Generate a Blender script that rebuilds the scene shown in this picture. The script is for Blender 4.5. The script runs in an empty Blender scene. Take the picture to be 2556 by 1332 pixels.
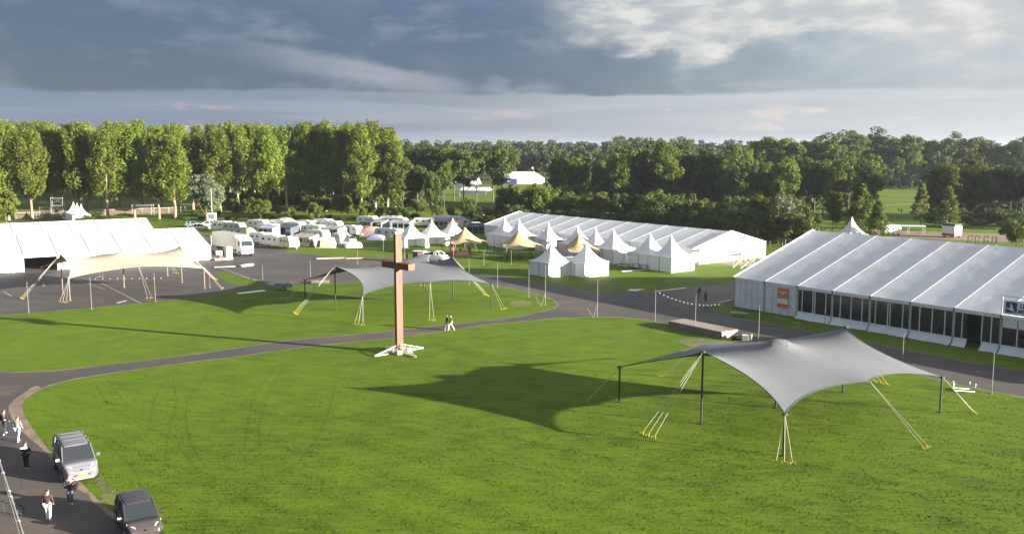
import bpy, math, random
import numpy as np
from mathutils import Vector, Matrix
random.seed(7); np.random.seed(7)
S = bpy.context.scene
COL = S.collection
R = math.radians
HAZE = True

# ---------------------------------------------------------------- camera
CH, CF, YH = 20.0, 2300.0, 368.0
PITCH = math.atan((666 - YH) / CF)
cam_d = bpy.data.cameras.new("camera"); cam = bpy.data.objects.new("camera", cam_d)
COL.objects.link(cam); S.camera = cam
cam.location = (0, 0, CH); cam.rotation_euler = (math.pi / 2 - PITCH, 0, 0)
cam_d.sensor_width = 36; cam_d.lens = 36 * CF / 2556
cam_d.clip_start = 0.5; cam_d.clip_end = 6000

# ---------------------------------------------------------------- light
EXPO = 2.25
S.view_settings.view_transform = 'Standard'; S.view_settings.look = 'None'
S.view_settings.exposure = EXPO; S.view_settings.gamma = 1
S.view_settings.use_curve_mapping = False
sun_dir = Vector((0.918, -0.343, 0.182)).normalized()      # towards the sun
sd = bpy.data.lights.new("sun", 'SUN'); sd.energy = 5.0; sd.angle = R(0.5); sd.color = (1.0, 0.93, 0.80)
so = bpy.data.objects.new("sun", sd); COL.objects.link(so)
so.rotation_euler = sun_dir.to_track_quat('Z', 'Y').to_euler(); so.location = (60, -20, 60)

W = bpy.data.worlds.new("World"); S.world = W; W.use_nodes = True
W.cycles.sampling_method = 'AUTOMATIC'
nt = W.node_tree; nt.nodes.clear()
class NB:
    """small node-building helper"""
    def __init__(s, tree): s.t = tree
    def n(s, typ, **kw):
        nd = s.t.nodes.new(typ)
        for k, v in kw.items(): setattr(nd, k, v)
        return nd
    def inp(s, nd, i, v):
        if hasattr(v, 'is_output') or isinstance(v, bpy.types.NodeSocket): s.t.links.new(v, nd.inputs[i])
        else: nd.inputs[i].default_value = v
    def m(s, op, a, b=0.0, c=None, clamp=False):
        nd = s.n('ShaderNodeMath', operation=op); nd.use_clamp = clamp
        s.inp(nd, 0, a); s.inp(nd, 1, b)
        if c is not None: s.inp(nd, 2, c)
        return nd.outputs[0]
    def mix(s, f, a, b, typ='MIX'):
        nd = s.n('ShaderNodeMix', data_type='RGBA', blend_type=typ)
        s.inp(nd, 0, f)
        s.inp(nd, 6, a if not isinstance(a, tuple) else (*a, 1)[:4]); s.inp(nd, 7, b if not isinstance(b, tuple) else (*b, 1)[:4])
        return nd.outputs[2]
    def noise(s, vec, scale, detail=4, rough=.55, dist=0.0):
        nd = s.n('ShaderNodeTexNoise'); nd.inputs['Scale'].default_value = scale
        nd.inputs['Detail'].default_value = detail; nd.inputs['Roughness'].default_value = rough
        nd.inputs['Distortion'].default_value = dist
        if vec is not None: s.t.links.new(vec, nd.inputs['Vector'])
        return nd.outputs['Fac']
    def ss(s, x, a, b):
        nd = s.n('ShaderNodeMapRange', interpolation_type='SMOOTHSTEP'); s.inp(nd, 0, x)
        nd.inputs[1].default_value = a; nd.inputs[2].default_value = b
        return nd.outputs[0]
    def ramp(s, x, stops):
        nd = s.n('ShaderNodeValToRGB'); s.inp(nd, 0, x); e = nd.color_ramp.elements
        while len(e) < len(stops): e.new(0.5)
        for k, (p, c) in enumerate(stops): e[k].position = p; e[k].color = (*c, 1)
        return nd.outputs[0]
    def mapv(s, vec, scale=(1, 1, 1), rot=(0, 0, 0), loc=(0, 0, 0)):
        nd = s.n('ShaderNodeMapping'); s.t.links.new(vec, nd.inputs[0])
        nd.inputs['Scale'].default_value = scale; nd.inputs['Rotation'].default_value = rot; nd.inputs['Location'].default_value = loc
        return nd.outputs[0]
def srgb(r, g, b):
    f = lambda v: ((v / 255 + .055) / 1.055) ** 2.4 if v > 10 else v / 255 / 12.92
    return (f(r), f(g), f(b))

def build_world():
    b = NB(nt)
    tc = b.n('ShaderNodeTexCoord').outputs['Generated']
    sp = b.n('ShaderNodeSeparateXYZ'); nt.links.new(tc, sp.inputs[0])
    x, y, z = sp.outputs
    az = b.m('ARCTAN2', x, y)                       # 0 ahead, + to the right (towards the sun's side)
    el = b.m('ARCSINE', z)
    cx = b.n('ShaderNodeCombineXYZ')
    b.inp(cx, 0, az); b.inp(cx, 1, b.m('MULTIPLY', el, 2.1)); b.inp(cx, 2, 0.0)
    low = cx.outputs[0]
    n1 = b.noise(b.mapv(low, loc=(.35, .2, 0)), 3.2, 5, .5, .2)
    n2 = b.noise(b.mapv(low, (1, 1.1, 1), loc=(3.1, 1.7, 0)), 8.0, 7, .56, .25)
    n3 = b.noise(b.mapv(low, (1, 1.3, 1), loc=(7.1, 4.7, 0)), 21, 6, .58, .2)
    c1 = b.m('SUBTRACT', n1, .5); c2 = b.m('SUBTRACT', n2, .5); c3 = b.m('SUBTRACT', n3, .5)
    # the deck: storm blue on the left, paling towards the sun's side
    t = b.m('ADD', b.m('ADD', b.ss(az, -.55, .75), b.m('MULTIPLY', c1, .40)), b.m('MULTIPLY', c2, .22))
    deck = b.ramp(t, [(0.0, srgb(62, 84, 122)), (.30, srgb(74, 98, 134)), (.46, srgb(94, 114, 143)), (.60, srgb(134, 150, 168)), (.78, srgb(176, 186, 198)), (1.0, srgb(206, 210, 216))])
    # soft wisps in the storm cloud
    deck = b.mix(b.m('MULTIPLY', b.ss(b.m('ADD', n2, b.m('MULTIPLY', c3, .35)), .50, .70), .34), deck, b.ramp(b.ss(az, -.6, .6), [(0, srgb(142, 152, 182)), (1, srgb(228, 226, 224))]))
    deck = b.mix(b.m('MULTIPLY', b.ss(b.m('ADD', n2, b.m('MULTIPLY', c1, .5)), .48, .30), .35), deck, b.ramp(b.ss(az, -.6, .6), [(0, srgb(62, 84, 118)), (1, srgb(160, 172, 186))]))
    # sunlit billows high on the sunward side, with ragged undersides
    under = b.m('ADD', el, b.m('ADD', b.m('MULTIPLY', c2, .11), b.m('MULTIPLY', c3, .035)))
    litm = b.m('MULTIPLY', b.ss(under, .088, .116), b.ss(b.m('ADD', az, b.m('MULTIPLY', c1, .5)), -.08, .10))
    litm = b.m('MULTIPLY', litm, b.m('ADD', .62, b.m('MULTIPLY', b.ss(n3, .35, .62), .38)))
    deck = b.mix(litm, deck, b.ramp(n3, [(0, srgb(176, 182, 190)), (.45, srgb(206, 206, 207)), (.7, srgb(236, 233, 229))]))
    # slanting lighter bank of cloud, ahead and left of centre
    sl = b.m('ADD', b.m('ADD', el, b.m('MULTIPLY', b.m('ADD', az, .12), .17)), b.m('MULTIPLY', c3, .016))
    bank = b.m('MULTIPLY', b.m('MULTIPLY', b.ss(sl, .050, .070), b.m('SUBTRACT', 1.0, b.ss(sl, .078, .086))), b.m('MULTIPLY', b.ss(az, -.34, -.16), b.m('SUBTRACT', 1.0, b.ss(az, -.09, -.01))))
    deck = b.mix(b.m('MULTIPLY', bank, b.m('ADD', .35, b.m('MULTIPLY', n2, .6))), deck, srgb(164, 168, 186))
    # under the deck: pale layered strip above the horizon, with small sunlit puffs
    hz = b.ramp(b.ss(az, -.62, .62), [(0, srgb(102, 127, 165)), (.3, srgb(118, 134, 166)), (.5, srgb(150, 162, 180)), (.75, srgb(186, 194, 205)), (1, srgb(206, 212, 220))])
    ly = b.noise(b.mapv(low, (.7, 6, 1), loc=(2.2, .7, 0)), 4.5, 5, .55, .3)
    hz = b.mix(b.m('MULTIPLY', b.ss(ly, .42, .66), .55), hz, b.ramp(b.ss(az, -.6, .6), [(0, srgb(140, 154, 180)), (1, srgb(218, 221, 226))]))
    hz = b.mix(b.m('MULTIPLY', b.ss(ly, .46, .34), .35), hz, b.ramp(b.ss(az, -.6, .6), [(0, srgb(96, 118, 156)), (1, srgb(176, 188, 202))]))
    puff = b.m('MULTIPLY', b.ss(b.m('ADD', b.noise(b.mapv(low, (1, 1.6, 1), loc=(1.62, 5.3, 0)), 13, 5, .55), b.m('MULTIPLY', c3, .12)), .56, .64), b.m('MULTIPLY', b.ss(el, .012, .022), b.m('SUBTRACT', 1.0, b.ss(el, .038, .048))))
    hz = b.mix(b.m('MULTIPLY', puff, .62), hz, b.ramp(b.ss(az, -.2, .5), [(0, srgb(206, 172, 182)), (.4, srgb(222, 196, 196)), (1, srgb(240, 232, 226))]))
    base_h = b.m('ADD', b.m('ADD', .056, b.m('MULTIPLY', c1, .045)), b.m('MULTIPLY', c3, .006))
    mask = b.ss(b.m('SUBTRACT', el, base_h), -.001, .004)
    col = b.mix(mask, hz, deck)
    sky = b.n('ShaderNodeTexSky', sky_type='NISHITA'); sky.sun_disc = False
    sky.sun_elevation = math.asin(sun_dir.z); sky.sun_rotation = math.atan2(sun_dir.x, sun_dir.y)
    # the same deck seen from below, overhead
    up = b.ss(el, .12, .34)
    col = b.mix(b.m('MULTIPLY', up, .85), col, b.ramp(b.m('ADD', b.ss(az, -2.4, 2.0), b.m('MULTIPLY', c1, .5)), [(0, srgb(158, 168, 188)), (1, srgb(212, 216, 222))]))
    bg1 = b.n('ShaderNodeBackground'); b.inp(bg1, 0, sky.outputs[0]); bg1.inputs[1].default_value = 0.05
    bg2 = b.n('ShaderNodeBackground'); b.inp(bg2, 0, col); bg2.inputs[1].default_value = 2 ** -EXPO
    mx = b.n('ShaderNodeMixShader'); mx.inputs[0].default_value = .9
    nt.links.new(bg1.outputs[0], mx.inputs[1]); nt.links.new(bg2.outputs[0], mx.inputs[2])
    out = b.n('ShaderNodeOutputWorld'); nt.links.new(mx.outputs[0], out.inputs[0])
build_world()

# ---------------------------------------------------------------- helpers
_c, _s = math.cos(PITCH), math.sin(PITCH)
def at(px, py, z=0.0):
    """point of the place at height z that the photograph shows at this pixel"""
    u = (px - 1278) / CF; v = (666 - py) / CF
    d = (u, _c + v * _s, -_s + v * _c); t = (z - CH) / d[2]
    return Vector((d[0] * t, d[1] * t, z))
def height_at(py, Y):
    """height of a thing at depth Y whose top shows at row py"""
    v = (666 - py) / CF; d = (_c + v * _s, -_s + v * _c)
    return CH + d[1] * Y / d[0]

class MB:
    def __init__(s): s.v = []; s.f = []; s.sm = []
    def add(s, vs, fs, smooth=False):
        o = len(s.v); s.v += [tuple(v) for v in vs]
        s.f += [tuple(i + o for i in f) for f in fs]; s.sm += [smooth] * len(fs)
        return s
    def box(s, x0, x1, y0, y1, z0, z1):
        return s.add([(x0,y0,z0),(x1,y0,z0),(x1,y1,z0),(x0,y1,z0),(x0,y0,z1),(x1,y0,z1),(x1,y1,z1),(x0,y1,z1)],
                     [(0,3,2,1),(4,5,6,7),(0,1,5,4),(1,2,6,5),(2,3,7,6),(3,0,4,7)])
    def cbox(s, c, sx, sy, sz):
        return s.box(c[0]-sx/2, c[0]+sx/2, c[1]-sy/2, c[1]+sy/2, c[2]-sz/2, c[2]+sz/2)
    def tube(s, pts, r, n=6, cap=True, smooth=True):
        pts = [Vector(p) for p in pts]; rr = r if isinstance(r, (list, tuple)) else [r] * len(pts)
        vs = []; 
        for i, p in enumerate(pts):
            d = (pts[min(i+1, len(pts)-1)] - pts[max(i-1, 0)]).normalized()
            a = Vector((0, 0, 1)) if abs(d.z) < .9 else Vector((1, 0, 0))
            u = d.cross(a).normalized(); w = d.cross(u)
            for k in range(n):
                t = 2 * math.pi * k / n
                vs.append(p + (u * math.cos(t) + w * math.sin(t)) * rr[i])
        fs = []
        for i in range(len(pts) - 1):
            for k in range(n):
                a0 = i*n+k; b0 = i*n+(k+1) % n
                fs.append((a0, a0+n, b0+n, b0))
        s.add(vs, fs, smooth)
        if cap: s.add(vs[:n], [tuple(range(n))]); s.add(vs[-n:], [tuple(reversed(range(n)))])
        return s
    def loft(s, rings, cap=True, smooth=True):
        n = len(rings[0]); vs = [p for r in rings for p in r]; fs = []
        for i in range(len(rings)-1):
            for k in range(n): a0=i*n+k; b0=i*n+(k+1)%n; fs.append((a0, b0, b0+n, a0+n))
        s.add(vs, fs, smooth)
        if cap: s.add(rings[0], [tuple(reversed(range(n)))]); s.add(rings[-1], [tuple(range(n))])
        return s
    def prism(s, poly, y0, y1, axis='y'):
        """poly of (x,z) extruded along y (or (y,z) along x)"""
        n = len(poly)
        if axis == 'y': a = [(p[0], y0, p[1]) for p in poly]; b = [(p[0], y1, p[1]) for p in poly]
        elif axis == 'x': a = [(y0, p[0], p[1]) for p in poly]; b = [(y1, p[0], p[1]) for p in poly]
        else: a = [(p[0], p[1], y0) for p in poly]; b = [(p[0], p[1], y1) for p in poly]
        return s.add(a + b, [tuple(range(n)), tuple(range(2*n-1, n-1, -1))] + [(k, k+n, (k+1)%n+n, (k+1)%n) for k in range(n)])
    def grid(s, P, smooth=True):
        """P[i][j] points"""
        n, m = len(P), len(P[0]); vs = [P[i][j] for i in range(n) for j in range(m)]
        return s.add(vs, [(i*m+j, i*m+j+1, (i+1)*m+j+1, (i+1)*m+j) for i in range(n-1) for j in range(m-1)], smooth)
    def mesh(s, name):
        me = bpy.data.meshes.new(name); me.from_pydata(s.v, [], s.f); me.polygons.foreach_set('use_smooth', s.sm)
        me.validate(); me.update(); return me
    def build(s, name, mat, parent=None, **kw):
        return obj(name, s.mesh(name), mat, parent, **kw)
def obj(name, me, mat, parent=None, loc=(0,0,0), rot=(0,0,0), label=None):
    o = bpy.data.objects.new(name, me); COL.objects.link(o)
    if mat is not None and len(me.materials) == 0: me.materials.append(mat)
    o.location = loc; o.rotation_euler = rot
    if parent is not None: o.parent = parent
    if label: o['label'] = label
    return o
def thing(name, label, cat, loc=(0,0,0), rz=0.0, group=None):
    o = bpy.data.objects.new(name, None); COL.objects.link(o); o.empty_display_size = .3
    o.location = loc; o.rotation_euler = (0, 0, rz); return tag(o, label, cat, group)
def tag(o, label=None, cat=None, group=None, kind=None):
    if label: o['label'] = label
    if cat: o['category'] = cat
    if group: o['group'] = group
    if kind: o['kind'] = kind
    return o
def bevel(o, w, seg=2):
    m = o.modifiers.new('bevel', 'BEVEL'); m.width = w; m.segments = seg; m.limit_method = 'ANGLE'; return o
def dup(root, loc, rz, label, scale=None, group=None):
    r = root.copy(); COL.objects.link(r); r.location = loc; r.rotation_euler = (0, 0, rz); r['label'] = label
    if group: r['group'] = group
    if scale is not None: r.scale = scale
    for ch in root.children:
        c = ch.copy(); COL.objects.link(c); c.parent = r
        for g in ch.children:
            d = g.copy(); COL.objects.link(d); d.parent = c
    return r
def ang(d): return math.atan2(d[1], d[0])
def frame(a, b2):
    d = (b2 - a); d.z = 0; L = d.length; d = d / L
    return d, L, math.atan2(d.y, d.x)

# ---------------------------------------------------------------- materials
def mat(name, col, rough=.6, metal=0.0, noise=None, bump=None, spec=.5, trans=0.0, scale=1.0):
    m = bpy.data.materials.new(name); m.use_nodes = True; t = m.node_tree; b = NB(t)
    p = t.nodes['Principled BSDF']; p.inputs['Roughness'].default_value = rough; p.inputs['Metallic'].default_value = metal
    p.inputs['Specular IOR Level'].default_value = spec
    tc = b.n('ShaderNodeTexCoord').outputs['Object']
    c = tuple(col)
    amp, sc = noise if noise else (.12, 3.0)
    f = b.noise(tc, sc, 4, .6)
    f2 = b.noise(tc, sc * .13, 3, .5)
    ff = b.m('ADD', b.m('MULTIPLY', f, .6), b.m('MULTIPLY', f2, .4))
    lo = tuple(v * (1 - amp) for v in c); hi = tuple(min(1, v * (1 + amp)) for v in c)
    t.links.new(b.mix(b.ss(ff, .3, .7), lo, hi), p.inputs['Base Color'])
    if bump:
        bn = b.n('ShaderNodeBump'); bn.inputs['Strength'].default_value = bump[0]; bn.inputs['Distance'].default_value = bump[2] if len(bump) > 2 else .02
        t.links.new(b.noise(tc, bump[1], 3), bn.inputs['Height']); t.links.new(bn.outputs[0], p.inputs['Normal'])
    if trans:
        tr = b.n('ShaderNodeBsdfTranslucent'); tr.inputs[0].default_value = (*[min(1, v*1.05) for v in c], 1)
        mx = b.n('ShaderNodeMixShader'); mx.inputs[0].default_value = trans
        t.links.new(p.outputs[0], mx.inputs[1]); t.links.new(tr.outputs[0], mx.inputs[2])
        t.links.new(mx.outputs[0], t.nodes['Material Output'].inputs[0])
    return m
M = {}
M['pvc'] = mat('white_pvc_fabric', (.82, .82, .82), .45, noise=(.09, .45), bump=(.35, .9, .06), trans=.10)
M['pvc_edge'] = mat('white_rafter_strip', (.70, .70, .71), .4, noise=(.03, 2))
M['pvc_wall'] = mat('white_wall_fabric', (.72, .74, .76), .5, noise=(.08, .9), bump=(.5, 1.4, .06), trans=.10)
M['alu'] = mat('aluminium', (.42, .43, .44), .4, .7, noise=(.15, 5))
M['alu_dark'] = mat('dark_aluminium', (.09, .10, .11), .45, .4)
M['seam'] = mat('grey_seam', (.16, .16, .17), .6)
M['glass'] = mat('dark_tent_window', (.018, .022, .026), .12, noise=(.5, .7), spec=.6)
M['interior_shade'] = mat('painted_interior_shade', (.02, .02, .02), .8)  # near-black colour painted in for the shade inside tents and openings
M['grey_cloth'] = mat('grey_stretch_fabric', (.140, .145, .160), .75, noise=(.06, .35), bump=(.2, 25, .01), trans=.03)
def seamed(m, sc=.7, amt=.10):
    t = m.node_tree; b = NB(t); p = t.nodes['Principled BSDF']; lk = p.inputs['Base Color'].links[0]; src = lk.from_socket
    g = b.n('ShaderNodeTexCoord').outputs['Object']; sp = b.n('ShaderNodeSeparateXYZ'); t.links.new(b.mapv(g, (1, 1, 1), rot=(0, 0, R(-34))), sp.inputs[0])
    fr = b.m('FRACT', b.m('MULTIPLY', sp.outputs[0], sc)); line = b.m('SUBTRACT', 1.0, b.ss(b.m('ABSOLUTE', b.m('SUBTRACT', fr, .5)), .012, .035))
    fl = b.m('FLOOR', b.m('MULTIPLY', sp.outputs[0], sc)); wn = b.n('ShaderNodeTexWhiteNoise', noise_dimensions='1D'); b.inp(wn, 'W', fl)
    c = b.mix(b.m('MULTIPLY', wn.outputs[0], .10), src, (.22, .23, .25)); c = b.mix(b.m('MULTIPLY', line, .35), c, (.06, .06, .07))
    t.links.new(c, p.inputs['Base Color'])
seamed(M['grey_cloth'])
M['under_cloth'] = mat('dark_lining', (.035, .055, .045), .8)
M['cream_cloth'] = mat('cream_stretch_fabric', (.50, .43, .33), .75, noise=(.05, .4), trans=.15)
M['beige_cloth'] = mat('beige_canvas', (.48, .35, .20), .8, noise=(.07, .9), bump=(.4, 2.5, .05), trans=.1)
M['cork'] = M['black_pole'] = mat('black_pole', (.018, .018, .02), .5)
M['strap'] = mat('pale_strap', (.40, .38, .32), .8)
M['rope'] = mat('grey_rope', (.20, .20, .18), .8)
M['yellow'] = mat('yellow_strap', (.42, .32, .05), .7)
M['pole'] = mat('galvanised_pole', (.20, .20, .19), .45, .2)
M['white_paint'] = mat('white_paint', (.80, .79, .76), .45, noise=(.08, 4))
M['cream_paint'] = mat('cream_paint', (.62, .58, .47), .5, noise=(.1, 4))
M['timber_grey'] = mat('weathered_timber', (.20, .165, .14), .85, noise=(.3, 6), bump=(.5, 12))
M['plank'] = mat('sawn_plank', (.42, .34, .26), .8, noise=(.25, 7))
M['rubber'] = mat('rubber', (.015, .015, .015), .85)
M['car_glass'] = mat('car_glass', (.02, .025, .03), .05, spec=.8)
M['silver'] = mat('silver_car_paint', (.27, .27, .30), .28, .55, noise=(.04, 3))
M['taupe'] = mat('brown_grey_car_paint', (.085, .07, .075), .25, .5, noise=(.05, 3))
M['chrome'] = mat('chrome', (.6, .6, .6), .15, 1.0)
M['lamp'] = mat('headlamp_glass', (.55, .57, .6), .1, .3)
M['plate'] = mat('yellow_number_plate', (.75, .48, .03), .5)
M['black'] = mat('black_plastic', (.02, .02, .022), .5)
M['blue'] = mat('blue_fabric', (.03, .04, .22), .6)
M['purple'] = mat('violet_paint', (.06, .04, .17), .35)
M['lilac'] = mat('lilac_awning', (.36, .32, .52), .7)
M['red'] = mat('red_paint', (.42, .03, .03), .45)
M['orange'] = mat('orange_print', (.62, .16, .09), .6, noise=(.06, 3))
M['orange_pale'] = mat('pale_orange_print', (.62, .36, .30), .6)
M['pinkish'] = mat('salmon_tent_fabric', (.52, .36, .30), .8, noise=(.1, 2))
M['brown_awning'] = mat('brown_awning_fabric', (.34, .29, .25), .8, noise=(.12, 3))
M['grey_awning'] = mat('grey_awning_fabric', (.27, .27, .29), .8, noise=(.12, 3))
M['dark_awning'] = mat('charcoal_awning_fabric', (.06, .07, .09), .8)
M['lime'] = mat('pale_green_tent', (.42, .46, .20), .7, noise=(.08, 2))
M['pale_grey'] = mat('pale_grey_body', (.42, .45, .43), .45, noise=(.06, 2))
M['car_blue'] = mat('blue_grey_car_paint', (.20, .26, .33), .3, .3)
M['skin'] = mat('skin', (.45, .26, .19), .6)
M['hair'] = mat('dark_hair', (.02, .014, .01), .7)
M['grass_pale'] = mat('concrete', (.40, .37, .32), .85, noise=(.15, 4))
M['letter'] = mat('dark_lettering', (.07, .07, .08), .6)
M['sign_white'] = mat('sign_board', (.78, .76, .75), .5, noise=(.03, 2))
M['navy'] = mat('navy_print', (.02, .045, .19), .5)
M['fence_red'] = mat('rusty_mesh_fence', (.24, .15, .12), .7)
M['glow_bulb'] = mat('white_bulb', (.8, .8, .76), .3)

def wood_mat():
    m = bpy.data.materials.new('brown_timber'); m.use_nodes = True; t = m.node_tree; b = NB(t); p = t.nodes['Principled BSDF']
    tc = b.n('ShaderNodeTexCoord').outputs['Object']
    g = b.noise(b.mapv(tc, (6, 6, .5)), 2.2, 6, .6, .6); k = b.noise(tc, .35, 2)
    c = b.mix(b.ss(g, .3, .7), (.085, .030, .014), (.165, .060, .028)); c = b.mix(b.m('MULTIPLY', b.ss(k, .4, .7), .4), c, (.13, .05, .025))
    t.links.new(c, p.inputs['Base Color']); p.inputs['Roughness'].default_value = .6
    bn = b.n('ShaderNodeBump'); bn.inputs['Strength'].default_value = .3; bn.inputs['Distance'].default_value = .02
    t.links.new(g, bn.inputs['Height']); t.links.new(bn.outputs[0], p.inputs['Normal']); return m
M['wood'] = wood_mat()

def grass_mat(name, lo, hi, dry, streak=True, bumpd=.12, angle=35):
    m = bpy.data.materials.new(name); m.use_nodes = True; t = m.node_tree; b = NB(t); p = t.nodes['Principled BSDF']
    g = b.n('ShaderNodeNewGeometry').outputs['Position']
    big = b.noise(g, .035, 4, .5); mid = b.noise(g, .35, 5, .6); fine = b.noise(g, 5.0, 5, .7)
    st = b.noise(b.mapv(g, (.22, 2.4, 1), rot=(0, 0, R(-angle))), 1.3, 6, .62, .35)
    st2 = b.noise(b.mapv(g, (.12, .9, 1), rot=(0, 0, R(-angle - 4))), 1.0, 4, .6, .2)
    f = b.m('ADD', b.m('MULTIPLY', fine, .35), b.m('ADD', b.m('MULTIPLY', mid, .3), b.m('MULTIPLY', st, .35)))
    c = b.mix(b.ss(f, .38, .62), lo, hi)
    c = b.mix(b.m('MULTIPLY', b.ss(big, .35, .7), .35), c, tuple(v * 1.25 for v in hi))
    c = b.mix(b.m('MULTIPLY', b.ss(st, .58, .74), .38), c, tuple(v * .7 for v in lo))
    c = b.mix(b.m('MULTIPLY', b.ss(st2, .56, .7), .28), c, tuple(v * .62 for v in lo))
    c = b.mix(b.m('MULTIPLY', b.ss(b.m('ADD', b.m('MULTIPLY', mid, .5), b.m('MULTIPLY', fine, .5)), .60, .72), .55), c, dry)
    t.links.new(c, p.inputs['Base Color']); p.inputs['Roughness'].default_value = .85; p.inputs['Specular IOR Level'].default_value = .15
    bn = b.n('ShaderNodeBump'); bn.inputs['Strength'].default_value = 1.0; bn.inputs['Distance'].default_value = bumpd
    h = b.m('ADD', b.m('MULTIPLY', b.noise(g, 9, 4, .75), .35), b.m('MULTIPLY', st, .65))
    t.links.new(h, bn.inputs['Height']); t.links.new(bn.outputs[0], p.inputs['Normal'])
    return m
M['grass'] = grass_mat('meadow_grass', (.046, .087, .005), (.118, .182, .007), (.21, .19, .04), bumpd=.06)
M['field'] = grass_mat('far_field_grass', (.050, .092, .005), (.124, .186, .007), (.20, .18, .04), bumpd=.05)
def asphalt_mat():
    m = bpy.data.materials.new('asphalt'); m.use_nodes = True; t = m.node_tree; b = NB(t); p = t.nodes['Principled BSDF']
    g = b.n('ShaderNodeNewGeometry').outputs['Position']
    a = b.noise(g, .06, 5, .55, .6); d = b.noise(b.mapv(g, (.5, 1.6, 1), rot=(0, 0, R(35))), .25, 5, .6, .4); fn = b.noise(g, 9, 4, .7)
    c = b.mix(b.ss(a, .35, .65), (.043, .038, .038), (.076, .061, .054))
    c = b.mix(b.m('MULTIPLY', b.ss(d, .52, .70), .55), c, (.15, .095, .058))
    c = b.mix(b.m('MULTIPLY', b.ss(d, .50, .32), .5), c, (.035, .033, .036))
    c = b.mix(b.m('MULTIPLY', fn, .25), c, (.12, .11, .10))
    vo = b.n('ShaderNodeTexVoronoi', feature='DISTANCE_TO_EDGE'); t.links.new(b.mapv(g, (1, 1, 0)), vo.inputs['Vector']); vo.inputs['Scale'].default_value = .22
    crack = b.m('MULTIPLY', b.m('SUBTRACT', 1.0, b.ss(b.m('ADD', vo.outputs['Distance'], b.m('MULTIPLY', b.m('SUBTRACT', fn, .5), .03)), .004, .014)), .5)
    c = b.mix(crack, c, (.03, .028, .028))
    vp = b.n('ShaderNodeTexVoronoi'); t.links.new(b.mapv(g, (1, .45, 0), rot=(0, 0, R(33))), vp.inputs['Vector']); vp.inputs['Scale'].default_value = .13
    pt = b.n('ShaderNodeSeparateColor'); t.links.new(vp.outputs['Color'], pt.inputs[0])
    c = b.mix(b.m('MULTIPLY', b.ss(pt.outputs[0], .80, .82), .35), c, (.045, .042, .045))
    t.links.new(c, p.inputs['Base Color'])
    t.links.new(b.m('ADD', .55, b.m('MULTIPLY', a, .4)), p.inputs['Roughness'])
    bn = b.n('ShaderNodeBump'); bn.inputs['Strength'].default_value = .3; bn.inputs['Distance'].default_value = .01
    t.links.new(b.noise(g, 25, 3), bn.inputs['Height']); t.links.new(bn.outputs[0], p.inputs['Normal']); return m
M['asphalt'] = asphalt_mat()
M['dirt'] = mat('bare_dirt', (.20, .145, .10), .9, noise=(.35, .8), bump=(.8, 5, .05))
M['steel_white'] = mat('dull_white_steel', (.44, .43, .38), .5, noise=(.1, 4))
M['worn'] = mat('worn_grass', (.12, .125, .028), .9, noise=(.45, 2.5), bump=(.8, 4, .04))
M['track'] = grass_mat('pressed_grass', (.036, .074, .005), (.092, .152, .006), (.14, .13, .03), bumpd=.05)

def leaf_mat(name, a, b2, c2, tr=.25):
    m = bpy.data.materials.new(name); m.use_nodes = True; t = m.node_tree; b = NB(t)
    p = t.nodes['Principled BSDF']; p.inputs['Roughness'].default_value = .6; p.inputs['Specular IOR Level'].default_value = .25
    tc = b.n('ShaderNodeTexCoord').outputs['Object']
    oi = b.n('ShaderNodeObjectInfo').outputs['Random']
    f = b.noise(tc, .45, 3, .6); g2 = b.noise(tc, 2.5, 2, .6)
    c = b.mix(b.ss(f, .35, .65), a, b2); c = b.mix(b.m('MULTIPLY', b.ss(g2, .5, .75), .5), c, c2)
    hs = b.n('ShaderNodeHueSaturation'); t.links.new(c, hs.inputs['Color'])
    b.inp(hs, 'Hue', b.m('ADD', .484, b.m('MULTIPLY', oi, .020))); b.inp(hs, 'Value', b.m('ADD', .82, b.m('MULTIPLY', oi, .40)))
    t.links.new(hs.outputs[0], p.inputs['Base Color'])
    tr_ = b.n('ShaderNodeBsdfTranslucent'); t.links.new(hs.outputs[0], tr_.inputs[0])
    mx = b.n('ShaderNodeMixShader'); mx.inputs[0].default_value = tr
    t.links.new(p.outputs[0], mx.inputs[1]); t.links.new(tr_.outputs[0], mx.inputs[2]); t.links.new(mx.outputs[0], t.nodes['Material Output'].inputs[0])
    return m
L = {
 'poplar': leaf_mat('poplar_leaves', (.120, .165, .022), (.160, .210, .029), (.22, .26, .05), .42),
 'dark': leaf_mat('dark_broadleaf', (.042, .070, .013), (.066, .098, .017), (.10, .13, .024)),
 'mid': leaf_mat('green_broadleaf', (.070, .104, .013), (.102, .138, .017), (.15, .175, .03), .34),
 'bright': leaf_mat('yellow_green_leaves', (.10, .135, .02), (.14, .165, .026), (.20, .20, .05)),
 'willow': leaf_mat('grey_willow_leaves', (.11, .13, .075), (.14, .16, .09), (.19, .20, .13)),
 'far': leaf_mat('distant_leaves', (.045, .072, .030), (.060, .090, .036), (.085, .11, .05)),
}
M['bark'] = mat('pale_bark', (.26, .20, .14), .9, noise=(.3, 3))
M['bark_dark'] = mat('dark_bark', (.10, .08, .06), .9, noise=(.3, 3))
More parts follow.
